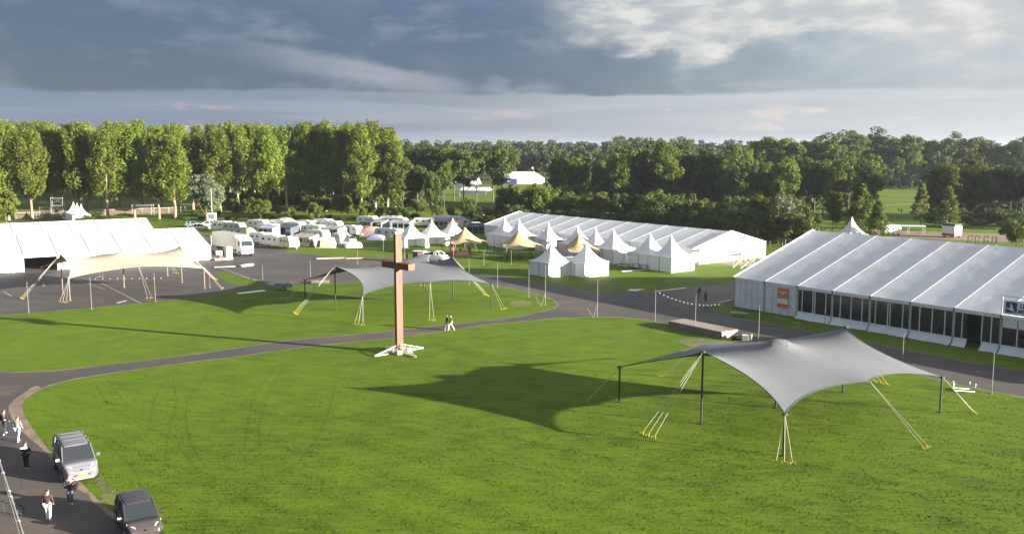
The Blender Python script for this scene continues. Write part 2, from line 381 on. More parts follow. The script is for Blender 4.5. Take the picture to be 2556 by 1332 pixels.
# ---------------------------------------------------------------- the ground
def sheet(name, pts, z, m, jit=0.0, step=1.2, kind='structure', **kw):
    """flat sheet over a polygon of ground points, its edge broken up a little"""
    P = []
    n = len(pts)
    for i in range(n):
        a, b2 = pts[i], pts[(i + 1) % n]; d = (b2 - a).length
        k = max(1, min(60, int(d / step))) if jit else 1
        nn = Vector((-(b2 - a).y, (b2 - a).x, 0)).normalized() if d > 0 else Vector((0, 0, 0))
        for j in range(k):
            p = a.lerp(b2, j / k)
            if jit and j: p = p + nn * random.uniform(-jit, jit)
            P.append((p.x, p.y, z))
    me = bpy.data.meshes.new(name); me.from_pydata(P, [], [tuple(range(len(P)))]); me.update()
    if me.polygons[0].normal.z < 0: me.flip_normals()
    import bmesh
    bm = bmesh.new(); bm.from_mesh(me); bmesh.ops.triangulate(bm, faces=bm.faces[:]); bm.to_mesh(me); bm.free()
    o = obj(name, me, m); tag(o, kind=kind, **kw); return o
def smooth_poly(px, closed=False, k=5):
    """Catmull-Rom through pixel points on the ground"""
    pts = [at(*p) for p in px]; out = []; n = len(pts)
    rng = range(n if closed else n - 1)
    for i in rng:
        p0 = pts[(i-1) % n] if closed or i > 0 else pts[0]; p1 = pts[i]; p2 = pts[(i+1) % n]
        p3 = pts[(i+2) % n] if closed or i + 2 < n else pts[-1]
        for j in range(k):
            t = j / k
            out.append(.5 * ((2*p1) + (p2-p0)*t + (2*p0-5*p1+4*p2-p3)*t*t + (3*p1-p0-3*p2+p3)*t**3))
    if not closed: out.append(pts[-1])
    return out
me = MB().add([(-3000, -300, 0), (3000, -300, 0), (3000, 4500, 0), (-3000, 4500, 0)], [(0, 1, 2, 3)]).mesh('ground')
tag(obj('ground', me, M['field']), kind='structure')
V = lambda x, y: Vector((x, y, 0))
asph = [V(-260, 170), at(0, 600), at(300, 592), at(440, 586), at(560, 590)] + smooth_poly([(640, 603), (700, 621), (760, 634), (850, 641), (985, 643), (1050, 652), (1120, 668), (1180, 683), (1270, 691), (1350, 706), (1450, 722), (1530, 729), (1640, 727), (1740, 716), (1830, 707)]) + [V(60, 128), V(110, 90), V(110, 30), V(40, 40), V(-10, 20), V(-20, -20), V(-120, -20), V(-260, 60)]
sheet('asphalt', asph, .004, M['asphalt'], .12)
island = smooth_poly([(-60, 796), (100, 779), (230, 768), (400, 752), (520, 737), (620, 722), (700, 713), (800, 708), (950, 703), (1155, 703), (1230, 711), (1290, 723), (1350, 738), (1385, 752), (1388, 763), (1365, 774), (1290, 790), (1200, 801), (1000, 822), (840, 838), (740, 846), (640, 860), (500, 881), (300, 906), (120, 925), (0, 926), (-200, 915), (-260, 860)], True)
sheet('lawn', island, .012, M['grass'], .07)
edge = smooth_poly([(380, 1345), (300, 1292), (240, 1240), (190, 1190), (130, 1130), (95, 1085), (65, 1040), (58, 1010), (82, 983), (150, 955), (250, 936), (400, 914), (600, 889), (760, 867), (1000, 841), (1200, 813), (1330, 800), (1400, 794), (1500, 791), (1600, 797), (1700, 815), (1800, 838), (1900, 860), (2100, 899), (2300, 938), (2400, 962), (2556, 993)])
main = edge + [at(2900, 1060), V(60, 30), V(60, -20), V(-12, -20), V(-12, 18)]
sheet('lawn', main, .012, M['grass'], .09)
strip = smooth_poly([(1762, 752), (1785, 778), (1850, 794), (1950, 812), (2060, 836), (2180, 856), (2300, 880), (2420, 903), (2556, 925)]) + [at(2900, 985), at(2900, 930), V(62, 80), at(2494, 868), at(1831, 757)]
sheet('grass_verge', strip, .012, M['grass'], .1)
dirt = smooth_poly([(92, 962), (52, 985), (22, 1012), (32, 1050), (70, 1090), (112, 1125), (140, 1165), (165, 1205), (220, 1232), (290, 1268), (340, 1310), (400, 1360), (440, 1360), (330, 1290), (240, 1215), (200, 1170), (150, 1110), (110, 1065), (90, 1035), (84, 1012), (110, 985)], True, 4)
sheet('dirt_verge', dirt, .008, M['dirt'], .12, .6)
def border(pts, w, z=.0065):
    n = len(pts); l, r = [], []
    for i, p in enumerate(pts):
        d = (pts[min(i+1, n-1)] - pts[max(i-1, 0)]).normalized(); nn = Vector((-d.y, d.x, 0)); ww = w * random.uniform(.5, 1.4)
        l.append(p + nn * ww + Vector((0, 0, z))); r.append(p - nn * ww + Vector((0, 0, z)))
    mb = MB()
    for i in range(n - 1): mb.add([l[i], r[i], r[i+1], l[i+1]], [(0, 1, 2, 3)])
    tag(mb.build('path_edge', M['dirt']), kind='structure')
border(edge, .28); border(island, .22); border(strip[:-4], .2)
# camp meadow: parking-lot grass strips and worn patches
sheet('grass_verge', smooth_poly([(548, 678), (600, 690), (650, 703), (655, 716), (600, 712), (556, 700)], True, 3), .008, M['grass'], .3)
sheet('dirt_verge', smooth_poly([(1790, 648), (1830, 650), (1885, 655), (1900, 668), (1850, 664), (1800, 658)], True, 3), .008, M['dirt'], .2)
sheet('worn_patch', smooth_poly([(1710, 846), (1790, 848), (1850, 858), (1830, 868), (1760, 868), (1700, 856)], True, 3), .016, M['worn'], .6, .4)
sheet('worn_patch', smooth_poly([(1275, 752), (1310, 750), (1330, 760), (1290, 766)], True, 3), .016, M['worn'], .5, .4)
sheet('worn_patch', smooth_poly([(240, 1190), (280, 1215), (330, 1275), (300, 1282), (250, 1240)], True, 3), .016, M['worn'], .3, .4)
# running path and worn band on the far-left field
sheet('path', [at(-60, 500), at(60, 494), at(200, 490), at(330, 488), at(330, 492), at(200, 497), at(60, 503), at(-60, 512)], .006, M['asphalt'])
sheet('path', [at(40, 527), at(480, 514), at(480, 519), at(40, 534)], .006, M['dirt'])
sheet('path', [at(200, 512), at(480, 500), at(480, 504), at(200, 518)], .006, M['asphalt'])
sheet('path', [at(2205, 511), at(2290, 507), at(2290, 509), at(2205, 513)], .006, M['dirt'])
sheet('path', [at(2150, 572), at(2700, 590), at(2700, 612), at(2150, 588)], .006, M['dirt'])
# painted lines on the car park
for a, b2 in (((250, 705), (352, 757)), ((8, 727), (30, 740)), ((600, 690), (655, 701)), ((165, 690), (262, 722)), ((548, 668), (640, 700))):
    a, b2 = at(*a), at(*b2); n = Vector((-(b2-a).y, (b2-a).x, 0)).normalized() * .07
    sheet('painted_line', [a - n, b2 - n, b2 + n, a + n], .018, M['grass_pale'])
# wheel marks pressed into the lawns
def ribbon(px, w, z=.017):
    pts = smooth_poly(px, k=6); l, r = [], []
    for i, p in enumerate(pts):
        d = (pts[min(i+1, len(pts)-1)] - pts[max(i-1, 0)]).normalized(); n = Vector((-d.y, d.x, 0))
        ww = w * random.uniform(.35, 1.15)
        l.append(p + n * ww / 2 + Vector((0, 0, z))); r.append(p - n * ww / 2 + Vector((0, 0, z)))
    return l, r
def wheelmark(px, w=.14):
    mb = MB(); l, r = ribbon(px, w)
    for i in range(len(l) - 1):
        if random.random() < .05: continue
        mb.add([l[i], r[i], r[i+1], l[i+1]], [(0, 1, 2, 3)])
    tag(mb.build('wheel_mark', M['track']), kind='structure')
for t in ([(345, 975), (330, 1010), (250, 1000)], [(410, 950), (385, 1000), (372, 1075)], [(432, 950), (440, 1010), (420, 1080), (415, 1150)],
          [(520, 930), (470, 1000), (470, 1080), (500, 1150)], [(720, 912), (680, 960), (650, 1050), (648, 1110)], [(690, 912), (640, 980), (618, 1060), (610, 1120)],
          [(1100, 1012), (1160, 1035), (1170, 1062), (1120, 1080), (1085, 1090)], [(1190, 1030), (1232, 1052), (1215, 1082), (1160, 1106)],
          [(240, 960), (280, 1020), (340, 1050), (420, 1090), (500, 1180)], [(270, 950), (320, 1010), (390, 1040)],
          [(400, 790), (350, 840), (280, 880)], [(330, 800), (300, 840), (240, 885)], [(470, 760), (520, 800), (560, 850)],
          [(1500, 1280), (1620, 1190), (1760, 1110)], [(1440, 1300), (1580, 1200), (1700, 1130)], [(1780, 1080), (1800, 1160), (1760, 1240)],
          [(260, 1100), (340, 1180), (360, 1260)], [(840, 950), (800, 1080), (700, 1200)], [(650, 790), (700, 830), (780, 840)]): wheelmark(t, .18)

# standing grass on the lawns nearest the camera: tufts, one object
def in_poly(x, y, poly):
    inside = np.zeros(x.shape, bool); j = len(poly) - 1
    for i in range(len(poly)):
        xi, yi, xj, yj = poly[i].x, poly[i].y, poly[j].x, poly[j].y
        if yi != yj: inside ^= ((yi > y) != (yj > y)) & (x < (xj - xi) * (y - yi) / (yj - yi) + xi)
        j = i
    return inside
def tufts(name, poly, x0, x1, y0, y1, n, seed):
    rg = np.random.default_rng(seed)
    t = rg.random(n) ** 1.35; y = y0 + (y1 - y0) * t; x = x0 + (x1 - x0) * rg.random(n)
    vis = np.abs(x) < y * .60 + 2; x, y = x[vis], y[vis]
    k = in_poly(x, y, poly); x, y = x[k], y[k]; n = len(x)
    # clumpiness: mown swathes run from far left to near right
    a = R(-35); s = -x * math.sin(a) + y * math.cos(a); u = x * math.cos(a) + y * math.sin(a)
    w = .5 + .28 * np.sin(s * 4.1 + 1.3 * np.sin(u * .35)) + .22 * np.sin(s * 1.7 + u * .15 + 2)
    k = rg.random(n) < (.35 + .65 * w); x, y, w = x[k], y[k], w[k]; n = len(x)
    fd = np.clip((y1 - y) / 40, 0.12, 1)
    h = (.018 + .028 * rg.random(n)) * (.5 + .7 * w) * fd; wd = (.012 + .020 * rg.random(n)) * (1 + y / 90)
    th = rg.random(n) * math.pi; ln = rg.random(n) * 2 * math.pi; la = h * .7
    dx, dy = np.cos(th) * wd, np.sin(th) * wd; lx, ly = np.cos(ln) * la, np.sin(ln) * la
    v = np.empty((n, 3, 3)); v[:, 0] = np.c_[x - dx, y - dy, np.full(n, .012)]; v[:, 1] = np.c_[x + dx, y + dy, np.full(n, .012)]
    v[:, 2] = np.c_[x + lx, y + ly, .012 + h]
    me = bpy.data.meshes.new(name); me.vertices.add(n * 3); me.vertices.foreach_set('co', v.ravel())
    me.loops.add(n * 3); me.loops.foreach_set('vertex_index', np.arange(n * 3, dtype=np.int32))
    me.polygons.add(n); me.polygons.foreach_set('loop_start', np.arange(0, n * 3, 3, dtype=np.int32)); me.update()
    nn = np.c_[rg.normal(0, .28, n*3), rg.normal(0, .28, n*3), np.ones(n*3)]; nn /= np.linalg.norm(nn, axis=1)[:, None]; me.normals_split_custom_set_from_vertices(nn.tolist())
    o = obj(name, me, M['grass']); tag(o, 'short green grass growing over the open lawn', 'grass', kind='stuff'); return o
tufts('grass', main, -40, 48, 32, 98, 330000, 3)

# ---------------------------------------------------------------- trees
def leaves_mesh(name, C, A, N, leaf, rg, up=.35):
    """N leaf faces for each cluster: centre C, semi-axes A (columns of a frame)"""
    k = len(C); n = int(N.sum()); idx = np.repeat(np.arange(k), N)
    d = rg.normal(size=(n, 3)); d /= np.linalg.norm(d, axis=1)[:, None]
    r = (.55 + .5 * rg.random(n) ** .6)[:, None]
    loc = np.einsum('nij,nj->ni', A[idx], d * r) + C[idx]
    nrm = d * .75 + rg.normal(size=(n, 3)) * .55; nrm[:, 2] += up
    nrm /= np.linalg.norm(nrm, axis=1)[:, None]
    t = rg.normal(size=(n, 3)); t -= nrm * (t * nrm).sum(1)[:, None]; t /= np.linalg.norm(t, axis=1)[:, None]
    bt = np.cross(nrm, t); s = leaf * (.6 + .8 * rg.random(n))[:, None]
    v = np.empty((n, 4, 3)); v[:, 0] = loc - t * s; v[:, 1] = loc - bt * s * .62; v[:, 2] = loc + t * s; v[:, 3] = loc + bt * s * .62
    me = bpy.data.meshes.new(name); me.vertices.add(n * 4); me.vertices.foreach_set('co', v.ravel())
    me.loops.add(n * 4); me.loops.foreach_set('vertex_index', np.arange(n * 4, dtype=np.int32))
    me.polygons.add(n); me.polygons.foreach_set('loop_start', np.arange(0, n * 4, 4, dtype=np.int32)); me.update()
    return me
def eye(a, b2, c): return np.diag([a, b2, c]).astype(float)
def poplar_crown(seed, H=25, Rm=3.9, n=11000, leaf=.30, base=.2, mat_='poplar'):
    rg = np.random.default_rng(seed); C = []; A = []; z0 = H * base
    for i in range(95):
        t = rg.random() ** .9; z = z0 + (H - z0 - 1.4) * t
        prof = Rm * (math.sin(math.pi * (0.10 + .84 * t ** .8)) ** .55) * (1 - .30 * t)
        a = rg.random() * 2 * math.pi + i * 2.4; rr = prof * (.45 + .6 * rg.random())
        C.append((rr * math.cos(a), rr * math.sin(a), z)); ln = 1.5 + 1.2 * rg.random(); w = .75 + .45 * rg.random()
        ax = Vector((math.cos(a) * .45, math.sin(a) * .45, 1)).normalized()
        u = ax.orthogonal().normalized(); w2 = ax.cross(u); A.append(np.array([u * w, w2 * w, ax * ln]).T)
    C = np.array(C); A = np.array(A); N = np.full(len(C), n // len(C)); return leaves_mesh('crown', C, A, N, leaf, rg)
def broad_crown(seed, H=22, Rm=5.5, n=11000, leaf=.33, base=.18, ncl=85, lump=1.7):
    rg = np.random.default_rng(seed); C = []; A = []; z0 = H * base; lob = [(rg.normal(0, .45, 3), .7 + .45 * rg.random()) for _ in range(5)]
    for i in range(ncl):
        d = rg.normal(size=3); d /= np.linalg.norm(d); d[2] = d[2] * .9 + .12
        lc, lr = lob[i % 5]; p = lc * .55 + d * lr * (.62 + .3 * rg.random())
        hz = (H - z0) / 2; C.append((p[0] * Rm * .8, p[1] * Rm * .8, z0 + hz + p[2] * hz * .78))
        s = lump * (.6 + .6 * rg.random()); A.append(eye(s, s, s * .72))
    C = np.array(C); C[:, 2] = np.clip(C[:, 2], z0 * .6, H - .6); N = np.full(ncl, n // ncl); return leaves_mesh('crown', C, np.array(A), N, leaf, rg)
def cone_crown(seed, H=14, Rm=3.2, n=8000, leaf=.2):
    rg = np.random.default_rng(seed); C = []; A = []
    for i in range(80):
        t = rg.random() ** .8; z = H * (.12 + .86 * t); rr = Rm * (1 - t) ** .75 * (.5 + .6 * rg.random()) * min(1, (t + .12) * 4); a = rg.random() * 6.28
        C.append((rr * math.cos(a), rr * math.sin(a), z)); s = .95 * (1 - .6 * t) + .25; A.append(eye(s * 1.1, s * 1.1, s * .6))
    return leaves_mesh('crown', np.array(C), np.array(A), np.full(80, n // 80), leaf, rg)
def trunk_mesh(seed, H, r, limbs, spread, top=.9, steep=1.6):
    rg = random.Random(seed); mb = MB()
    pts = [Vector((rg.uniform(-.15, .15) * k * .5, rg.uniform(-.15, .15) * k * .5, H * top * k / 6)) for k in range(7)]; pts[0] = Vector((0, 0, -.2))
    mb.tube(pts, [r * (1.25 if k == 0 else 1 - .13 * k) for k in range(7)], 7)
    for i in range(limbs):
        k = rg.uniform(1.2, 4.6); j = int(k); p = pts[j].lerp(pts[j+1], k - j); a = rg.random() * 6.28; ln = spread * rg.uniform(.6, 1)
        q = p + Vector((math.cos(a) * ln * .5, math.sin(a) * ln * .5, ln * .4 * steep)); e = p + Vector((math.cos(a) * ln, math.sin(a) * ln, ln * steep))
        mb.tube([p, q, e], [r * .42, r * .28, r * .1], 5, cap=False)
    return mb.mesh('trunk')
PROTO = {}
ORD = ['leftmost', 'second', 'third', 'fourth', 'fifth', 'sixth', 'seventh', 'eighth', 'ninth', 'tenth', 'eleventh', 'twelfth', 'thirteenth', 'fourteenth', 'fifteenth', 'sixteenth', 'seventeenth', 'eighteenth', 'nineteenth', 'twentieth', 'twenty-first', 'twenty-second', 'twenty-third', 'twenty-fourth', 'twenty-fifth', 'twenty-sixth']
seen = {}
def proto(key, crown, trunk, lm, bm_): crown.materials.append(L[lm]); trunk.materials.append(M[bm_]); PROTO[key] = PROTO.get(key, []) + [(crown, trunk)]
for i in range(5): proto('poplar', poplar_crown(10 + i, n=13000, leaf=.25, base=.24 + .02 * i), trunk_mesh(i, 25, .34, 14, 2.8, steep=1.8), 'poplar', 'bark')
for i in range(3): proto('tallpoplar', poplar_crown(30 + i, n=13000, leaf=.27, base=.26, Rm=3.6), trunk_mesh(20 + i, 25, .28, 10, 2.6, steep=1.9), 'poplar', 'bark')
for i in range(4): proto('dark', broad_crown(50 + i, n=10000), trunk_mesh(50 + i, 22, .3, 12, 4.5, .75, 1), 'dark', 'bark_dark')
for i in range(4): proto('mid', broad_crown(60 + i, Rm=5, n=10000), trunk_mesh(60 + i, 22, .28, 12, 4.2, .75, 1.2), 'mid', 'bark_dark')
for i in range(3): proto('bush', broad_crown(70 + i, H=8, Rm=4, n=6500, leaf=.2, base=.04, ncl=60, lump=1.0), trunk_mesh(70 + i, 8, .12, 9, 2.6, .7, 1), 'mid', 'bark_dark')
for i in range(2): proto('darkbush', broad_crown(75 + i, H=8, Rm=4, n=6500, leaf=.2, base=.04, ncl=60, lump=1.0), trunk_mesh(75 + i, 8, .12, 9, 2.6, .7, 1), 'dark', 'bark_dark')
for i in range(2): proto('bright', broad_crown(80 + i, H=8, Rm=3.4, n=6500, leaf=.2, base=.04, ncl=55, lump=.9), trunk_mesh(80 + i, 8, .12, 9, 2.4, .7, 1.2), 'bright', 'bark_dark')
proto('willow', broad_crown(90, H=12, Rm=4.6, n=9500, leaf=.2, base=.08, ncl=80, lump=1.05), trunk_mesh(90, 12, .25, 12, 3.4, .75, 1.3), 'willow', 'bark_dark')
for i in range(2): proto('cone', cone_crown(95 + i), trunk_mesh(95 + i, 14, .16, 10, 1.6, .9, 1.0), 'mid', 'bark')
proto('brightcone', cone_crown(99), trunk_mesh(99, 14, .16, 10, 1.6, .9, 1.0), 'bright', 'bark')
NOMH = dict(poplar=25, tallpoplar=25, dark=22, mid=22, bush=8, darkbush=8, bright=8, willow=12, cone=14, brightcone=14)
ntree = [0]
NUMBERED = {'dark wood right of the poplars', 'wood behind the blue and white marquee', 'sunlit trees right of the blue and white marquee', 'wood behind the long central marquee', 'skyline trees of the right-hand wood', 'wood behind the left part of the right marquee', 'shadowed wood behind the red and white trailer', 'trees at the back edge of the bright field', 'thicket behind the long central marquee', 'hedge bank behind the caravans'}
def tree(kind, px, Y, py_top, label, name='tree', group=None, wide=1.0, cat='tree'):
    h = height_at(py_top, Y); sc = h / NOMH[kind]; x = (px - 1278) / CF * (Y * _c + (CH - h * .6) * _s)
    cr, tk = random.choice(PROTO[kind]); ntree[0] += 1
    w = sc * wide if kind not in ('poplar', 'tallpoplar') else wide * (sc * .4 + .6)
    if group and 'from the left' not in label and group in NUMBERED:
        k = seen[group] = seen.get(group, -1) + 1; label = label + ', ' + ORD[min(k, 25)] + ' from the left'
    t = thing(name, label, cat, (x, Y, 0), random.uniform(0, 6.28), group); t.scale = (w, w, sc)
    obj('trunk', tk, None, t); obj('crown', cr, None, t); return t
U = random.uniform
row = [(12, 305), (72, 322), (133, 312), (196, 310), (212, 316), (262, 312), (330, 318), (392, 334), (432, 342)]
for i, (px, pt) in enumerate(row):
    tree('poplar' if i not in (3, 7) else 'tallpoplar', px, U(255, 266), pt, f'tall poplar with bare pale lower trunk, {ORD[i]} from the left above the left marquee', 'poplar_tree', 'front row of poplars on the left', 1.15)
row = [(478, 336), (545, 325), (590, 312), (664, 313), (712, 312), (762, 306), (810, 304), (855, 312), (900, 316), (935, 318), (966, 318), (985, 352)]
for i, (px, pt) in enumerate(row):
    tree('poplar', px, U(276, 292), pt, f'tall sunlit poplar behind the caravans, {ORD[i]} from the left of its row', 'poplar_tree', 'tall sunlit poplars behind the caravans', 1.25)
for px in range(-30, 470, 47):
    tree('poplar', px + U(-6, 6), U(300, 318), 314 + U(-5, 8), 'poplar of the second row on the left, behind the front poplars', 'poplar_tree', 'second row of poplars on the left', 1.15)
for px in range(-60, 640, 37):
    tree('poplar', px + U(-6, 6), U(370, 400), (306 if not 215 < px < 240 else 322) + U(-4, 8), 'poplar in the far belt behind the left field, top showing over the front row', 'poplar_tree', 'far belt of poplars on the left', 1.25)
for px in range(560, 985, 34):
    tree('poplar', px + U(-6, 6), U(315, 350), 312 + U(-9, 8), 'poplar in the dense stand behind the caravans, half hidden by the sunlit front poplars', 'poplar_tree', 'dense stand of poplars behind the caravans', 1.1)
for px in range(-60, 560, 62):
    tree('mid', px + U(-9, 9), U(420, 450), 345 + U(-10, 10), 'green tree closing the far left field behind the poplar belt', 'tree', 'trees closing the far left field', 1.1)
sky_r = lambda px: np.interp(px, [1860, 1895, 1960, 2000, 2060, 2120, 2180, 2240, 2310, 2360, 2440, 2480, 2560, 2650], [355, 331, 337, 343, 338, 327, 321, 323, 334, 331, 332, 346, 340, 340])
for px in range(1000, 1260, 32):
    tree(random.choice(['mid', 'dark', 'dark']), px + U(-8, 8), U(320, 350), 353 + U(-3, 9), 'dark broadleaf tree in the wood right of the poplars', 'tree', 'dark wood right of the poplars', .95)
for px, Y, pt, k in ((1005, 262, 372, 'mid'), (1040, 250, 395, 'dark'), (1078, 246, 412, 'dark'), (1108, 290, 400, 'mid')):
    tree(k, px, Y, pt, {1005: 'green tree at the right foot of the tall poplar stand', 1040: 'dark full tree just right of the poplar stand, above the cross', 1078: 'dark round tree above the second open pagoda tent', 1108: 'green tree left of the gap with the distant camp'}[px], 'tree', wide=.8)
for px in range(1250, 1560, 34):
    tree('mid', px + U(-8, 8), U(550, 580), 372 + U(-6, 8), 'green tree in the wood behind the blue and white marquee', 'tree', 'wood behind the blue and white marquee', 1.0)
for px in range(1110, 1260, 30):
    tree(random.choice(['mid', 'dark']), px + U(-8, 8), U(560, 600), 372 + U(-6, 8), 'green tree beyond the distant camping field', 'tree', 'trees beyond the distant camping field', 1.0)
for px in range(1395, 1560, 30):
    tree('mid', px + U(-6, 6), U(300, 325), 392 + U(-9, 8), 'sunlit green tree standing right of the blue and white marquee', 'tree', 'sunlit trees right of the blue and white marquee', .85)
for px in range(1545, 1890, 29):
    tree(random.choice(['mid', 'dark']), px + U(-8, 8), U(285, 310), 358 + U(-8, 12) + (10 if px > 1780 else 0), 'large green tree in the wood behind the long central marquee', 'tree', 'wood behind the long central marquee', .9)
for px in range(1870, 2640, 34):
    Y = U(455, 480) if 2140 < px < 2700 else U(360, 400)
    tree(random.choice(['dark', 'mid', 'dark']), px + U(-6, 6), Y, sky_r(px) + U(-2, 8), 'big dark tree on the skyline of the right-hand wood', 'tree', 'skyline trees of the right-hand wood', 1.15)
for px in range(1850, 2190, 30):
    tree(random.choice(['mid', 'mid', 'dark']), px + U(-8, 8), U(262, 285), 385 + U(-8, 14), 'green tree in the wood behind the right marquee ridge', 'tree', 'wood behind the left part of the right marquee', .9)
for px in range(2345, 2640, 30):
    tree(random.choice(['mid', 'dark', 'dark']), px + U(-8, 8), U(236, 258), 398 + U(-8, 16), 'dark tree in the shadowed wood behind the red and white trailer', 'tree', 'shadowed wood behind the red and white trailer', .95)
for px in range(2190, 2360, 28):
    tree('mid', px + U(-8, 8), U(440, 452), 400 + U(-10, 16), 'mid green tree at the back edge of the bright field', 'tree', 'trees at the back edge of the bright field', .9)
YB = lambda px: float(np.interp(px, [1200, 1384, 1916, 2020], [222, 222, 180, 182]))
for px in range(1180, 1990, 31):
    k = random.choice(['bush', 'bush', 'darkbush'])
    pt = (450 if 1270 < px < 1360 else 475) + U(-8, 22) + (24 if px < 1260 else 0)
    tree(k, px + U(-8, 8), YB(px) + U(12, 22), pt, 'leafy bush in the thicket behind the long central marquee', 'bush', 'thicket behind the long central marquee', .8, 'bush')
for px in range(1200, 2020, 40):
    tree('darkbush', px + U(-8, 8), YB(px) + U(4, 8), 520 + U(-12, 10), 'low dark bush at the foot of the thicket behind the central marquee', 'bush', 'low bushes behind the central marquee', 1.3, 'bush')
for px in list(range(480, 1200, 36)):
    k = random.choice(['bush', 'bush', 'darkbush'])
    tree(k, px + U(-10, 10), U(258, 268), 500 + U(-22, 20), 'bush in the hedge bank behind the caravans', 'bush', 'hedge bank behind the caravans', .9, 'bush')
for px in range(470, 1210, 30):
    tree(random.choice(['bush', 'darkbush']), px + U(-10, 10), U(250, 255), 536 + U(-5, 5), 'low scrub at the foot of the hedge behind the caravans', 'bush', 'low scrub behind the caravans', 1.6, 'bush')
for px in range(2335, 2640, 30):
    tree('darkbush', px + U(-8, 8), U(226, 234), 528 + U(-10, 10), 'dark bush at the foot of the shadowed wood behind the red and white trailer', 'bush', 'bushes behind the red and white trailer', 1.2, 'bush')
for k, px, Y, pt, lb, nm, w in (
    ('willow', 512, 246, 434, 'grey-green willow left of the caravans, behind the truck', 'willow_tree', 1.0),
    ('bright', 785, 249, 500, 'bright yellow-green bush behind the middle caravans', 'bush', .95),
    ('bright', 905, 250, 508, 'small yellow-green bush at the foot of the tall poplars', 'bush', .7),
    ('bright', 722, 250, 518, 'yellow-green shrub left of the brightest bush', 'bush', .7),
    ('bush', 650, 250, 488, 'fresh green bushy tree right of the light mast', 'bush', 1.0),
    ('cone', 1945, 192, 455, 'slim dark green tree behind the gable of the central marquee', 'tree', 1.1),
    ('willow', 1962, 186, 487, 'grey-green willow between the two big marquees', 'willow_tree', .85),
    ('bush', 2010, 180, 520, 'round green bush at the ridge end of the right marquee', 'bush', .8),
    ('mid', 2080, 200, 468, 'green tree behind the ridge of the right marquee', 'tree', .75),
    ('cone', 2148, 196, 455, 'upright green tree left of the bright field', 'tree', 1.2),
    ('cone', 2192, 186, 500, 'dark green conical tree beside the white pagoda behind the ridge', 'tree', 1.2),
    ('brightcone', 2300, 236, 458, 'yellow-green conical young tree at the right of the bright field', 'tree', 1.0),
    ('cone', 2367, 222, 462, 'dark conical tree above the red and white trailer', 'tree', 1.2),
    ('bright', 12, 240, 468, 'yellow-green bush at the left edge behind the marquee', 'bush', .9),
    ('bush', 210, 222, 532, 'low round bush in front of the three small pagodas', 'bush', 1.5),
    ('bush', 2540, 178, 540, 'leafy bush at the right edge behind the marquee ridge', 'bush', 1.0)):
    tree(k, px, Y, pt, lb, nm, None, w, 'bush' if nm == 'bush' else 'tree')
# the far wood that reads as one mass, and the undergrowth of the woods
def mass(name, spots, base, lm, lbl):
    rg = np.random.default_rng(5); n0 = len(base.vertices); co = np.empty(n0 * 3); base.vertices.foreach_get('co', co); co = co.reshape(-1, 3)
    V_ = []
    for (x, y, sx, sz) in spots:
        a = rg.random() * 6.28; c_, s_ = math.cos(a), math.sin(a)
        V_.append(np.c_[(co[:, 0] * c_ - co[:, 1] * s_) * sx + x, (co[:, 0] * s_ + co[:, 1] * c_) * sx + y, co[:, 2] * sz])
    v = np.concatenate(V_); n = len(v) // 4
    me = bpy.data.meshes.new(name); me.vertices.add(len(v)); me.vertices.foreach_set('co', v.ravel())
    me.loops.add(n * 4); me.loops.foreach_set('vertex_index', np.arange(n * 4, dtype=np.int32))
    me.polygons.add(n); me.polygons.foreach_set('loop_start', np.arange(0, n * 4, 4, dtype=np.int32)); me.update()
    tag(obj(name, me, L[lm]), lbl, 'wood', kind='stuff')
fb = broad_crown(200, n=1300, leaf=.85, base=.05, ncl=40, lump=2.2)
sp = []
for Y, st, pt in ((560, 40, 366), (640, 34, 358), (740, 30, 353), (880, 26, 350), (1100, 24, 352)):
    for px in np.arange(-150, 2750, st):
        if Y < 700 and not (985 < px < 1900): continue
        pp = pt + U(-7, 6); 
        if 1520 < px < 1720: pp -= 9
        h = height_at(pp, Y); sp.append(((px + U(-9, 9) - 1278) / CF * Y, Y + U(-20, 20), h / 22 * U(.9, 1.15), h / 22))
mass('far_wood', sp, fb, 'far', 'distant wood closing the horizon beyond the grounds')
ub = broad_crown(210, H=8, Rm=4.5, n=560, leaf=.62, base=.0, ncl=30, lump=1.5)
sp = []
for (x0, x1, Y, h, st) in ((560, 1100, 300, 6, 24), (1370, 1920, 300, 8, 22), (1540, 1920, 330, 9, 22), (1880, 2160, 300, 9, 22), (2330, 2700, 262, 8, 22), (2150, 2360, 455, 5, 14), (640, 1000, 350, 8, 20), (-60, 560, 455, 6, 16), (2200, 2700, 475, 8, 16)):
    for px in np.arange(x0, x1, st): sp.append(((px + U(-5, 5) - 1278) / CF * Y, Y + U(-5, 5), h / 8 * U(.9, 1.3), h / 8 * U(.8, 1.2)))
mass('undergrowth', sp, ub, 'dark', 'dark undergrowth filling the foot of the woods')
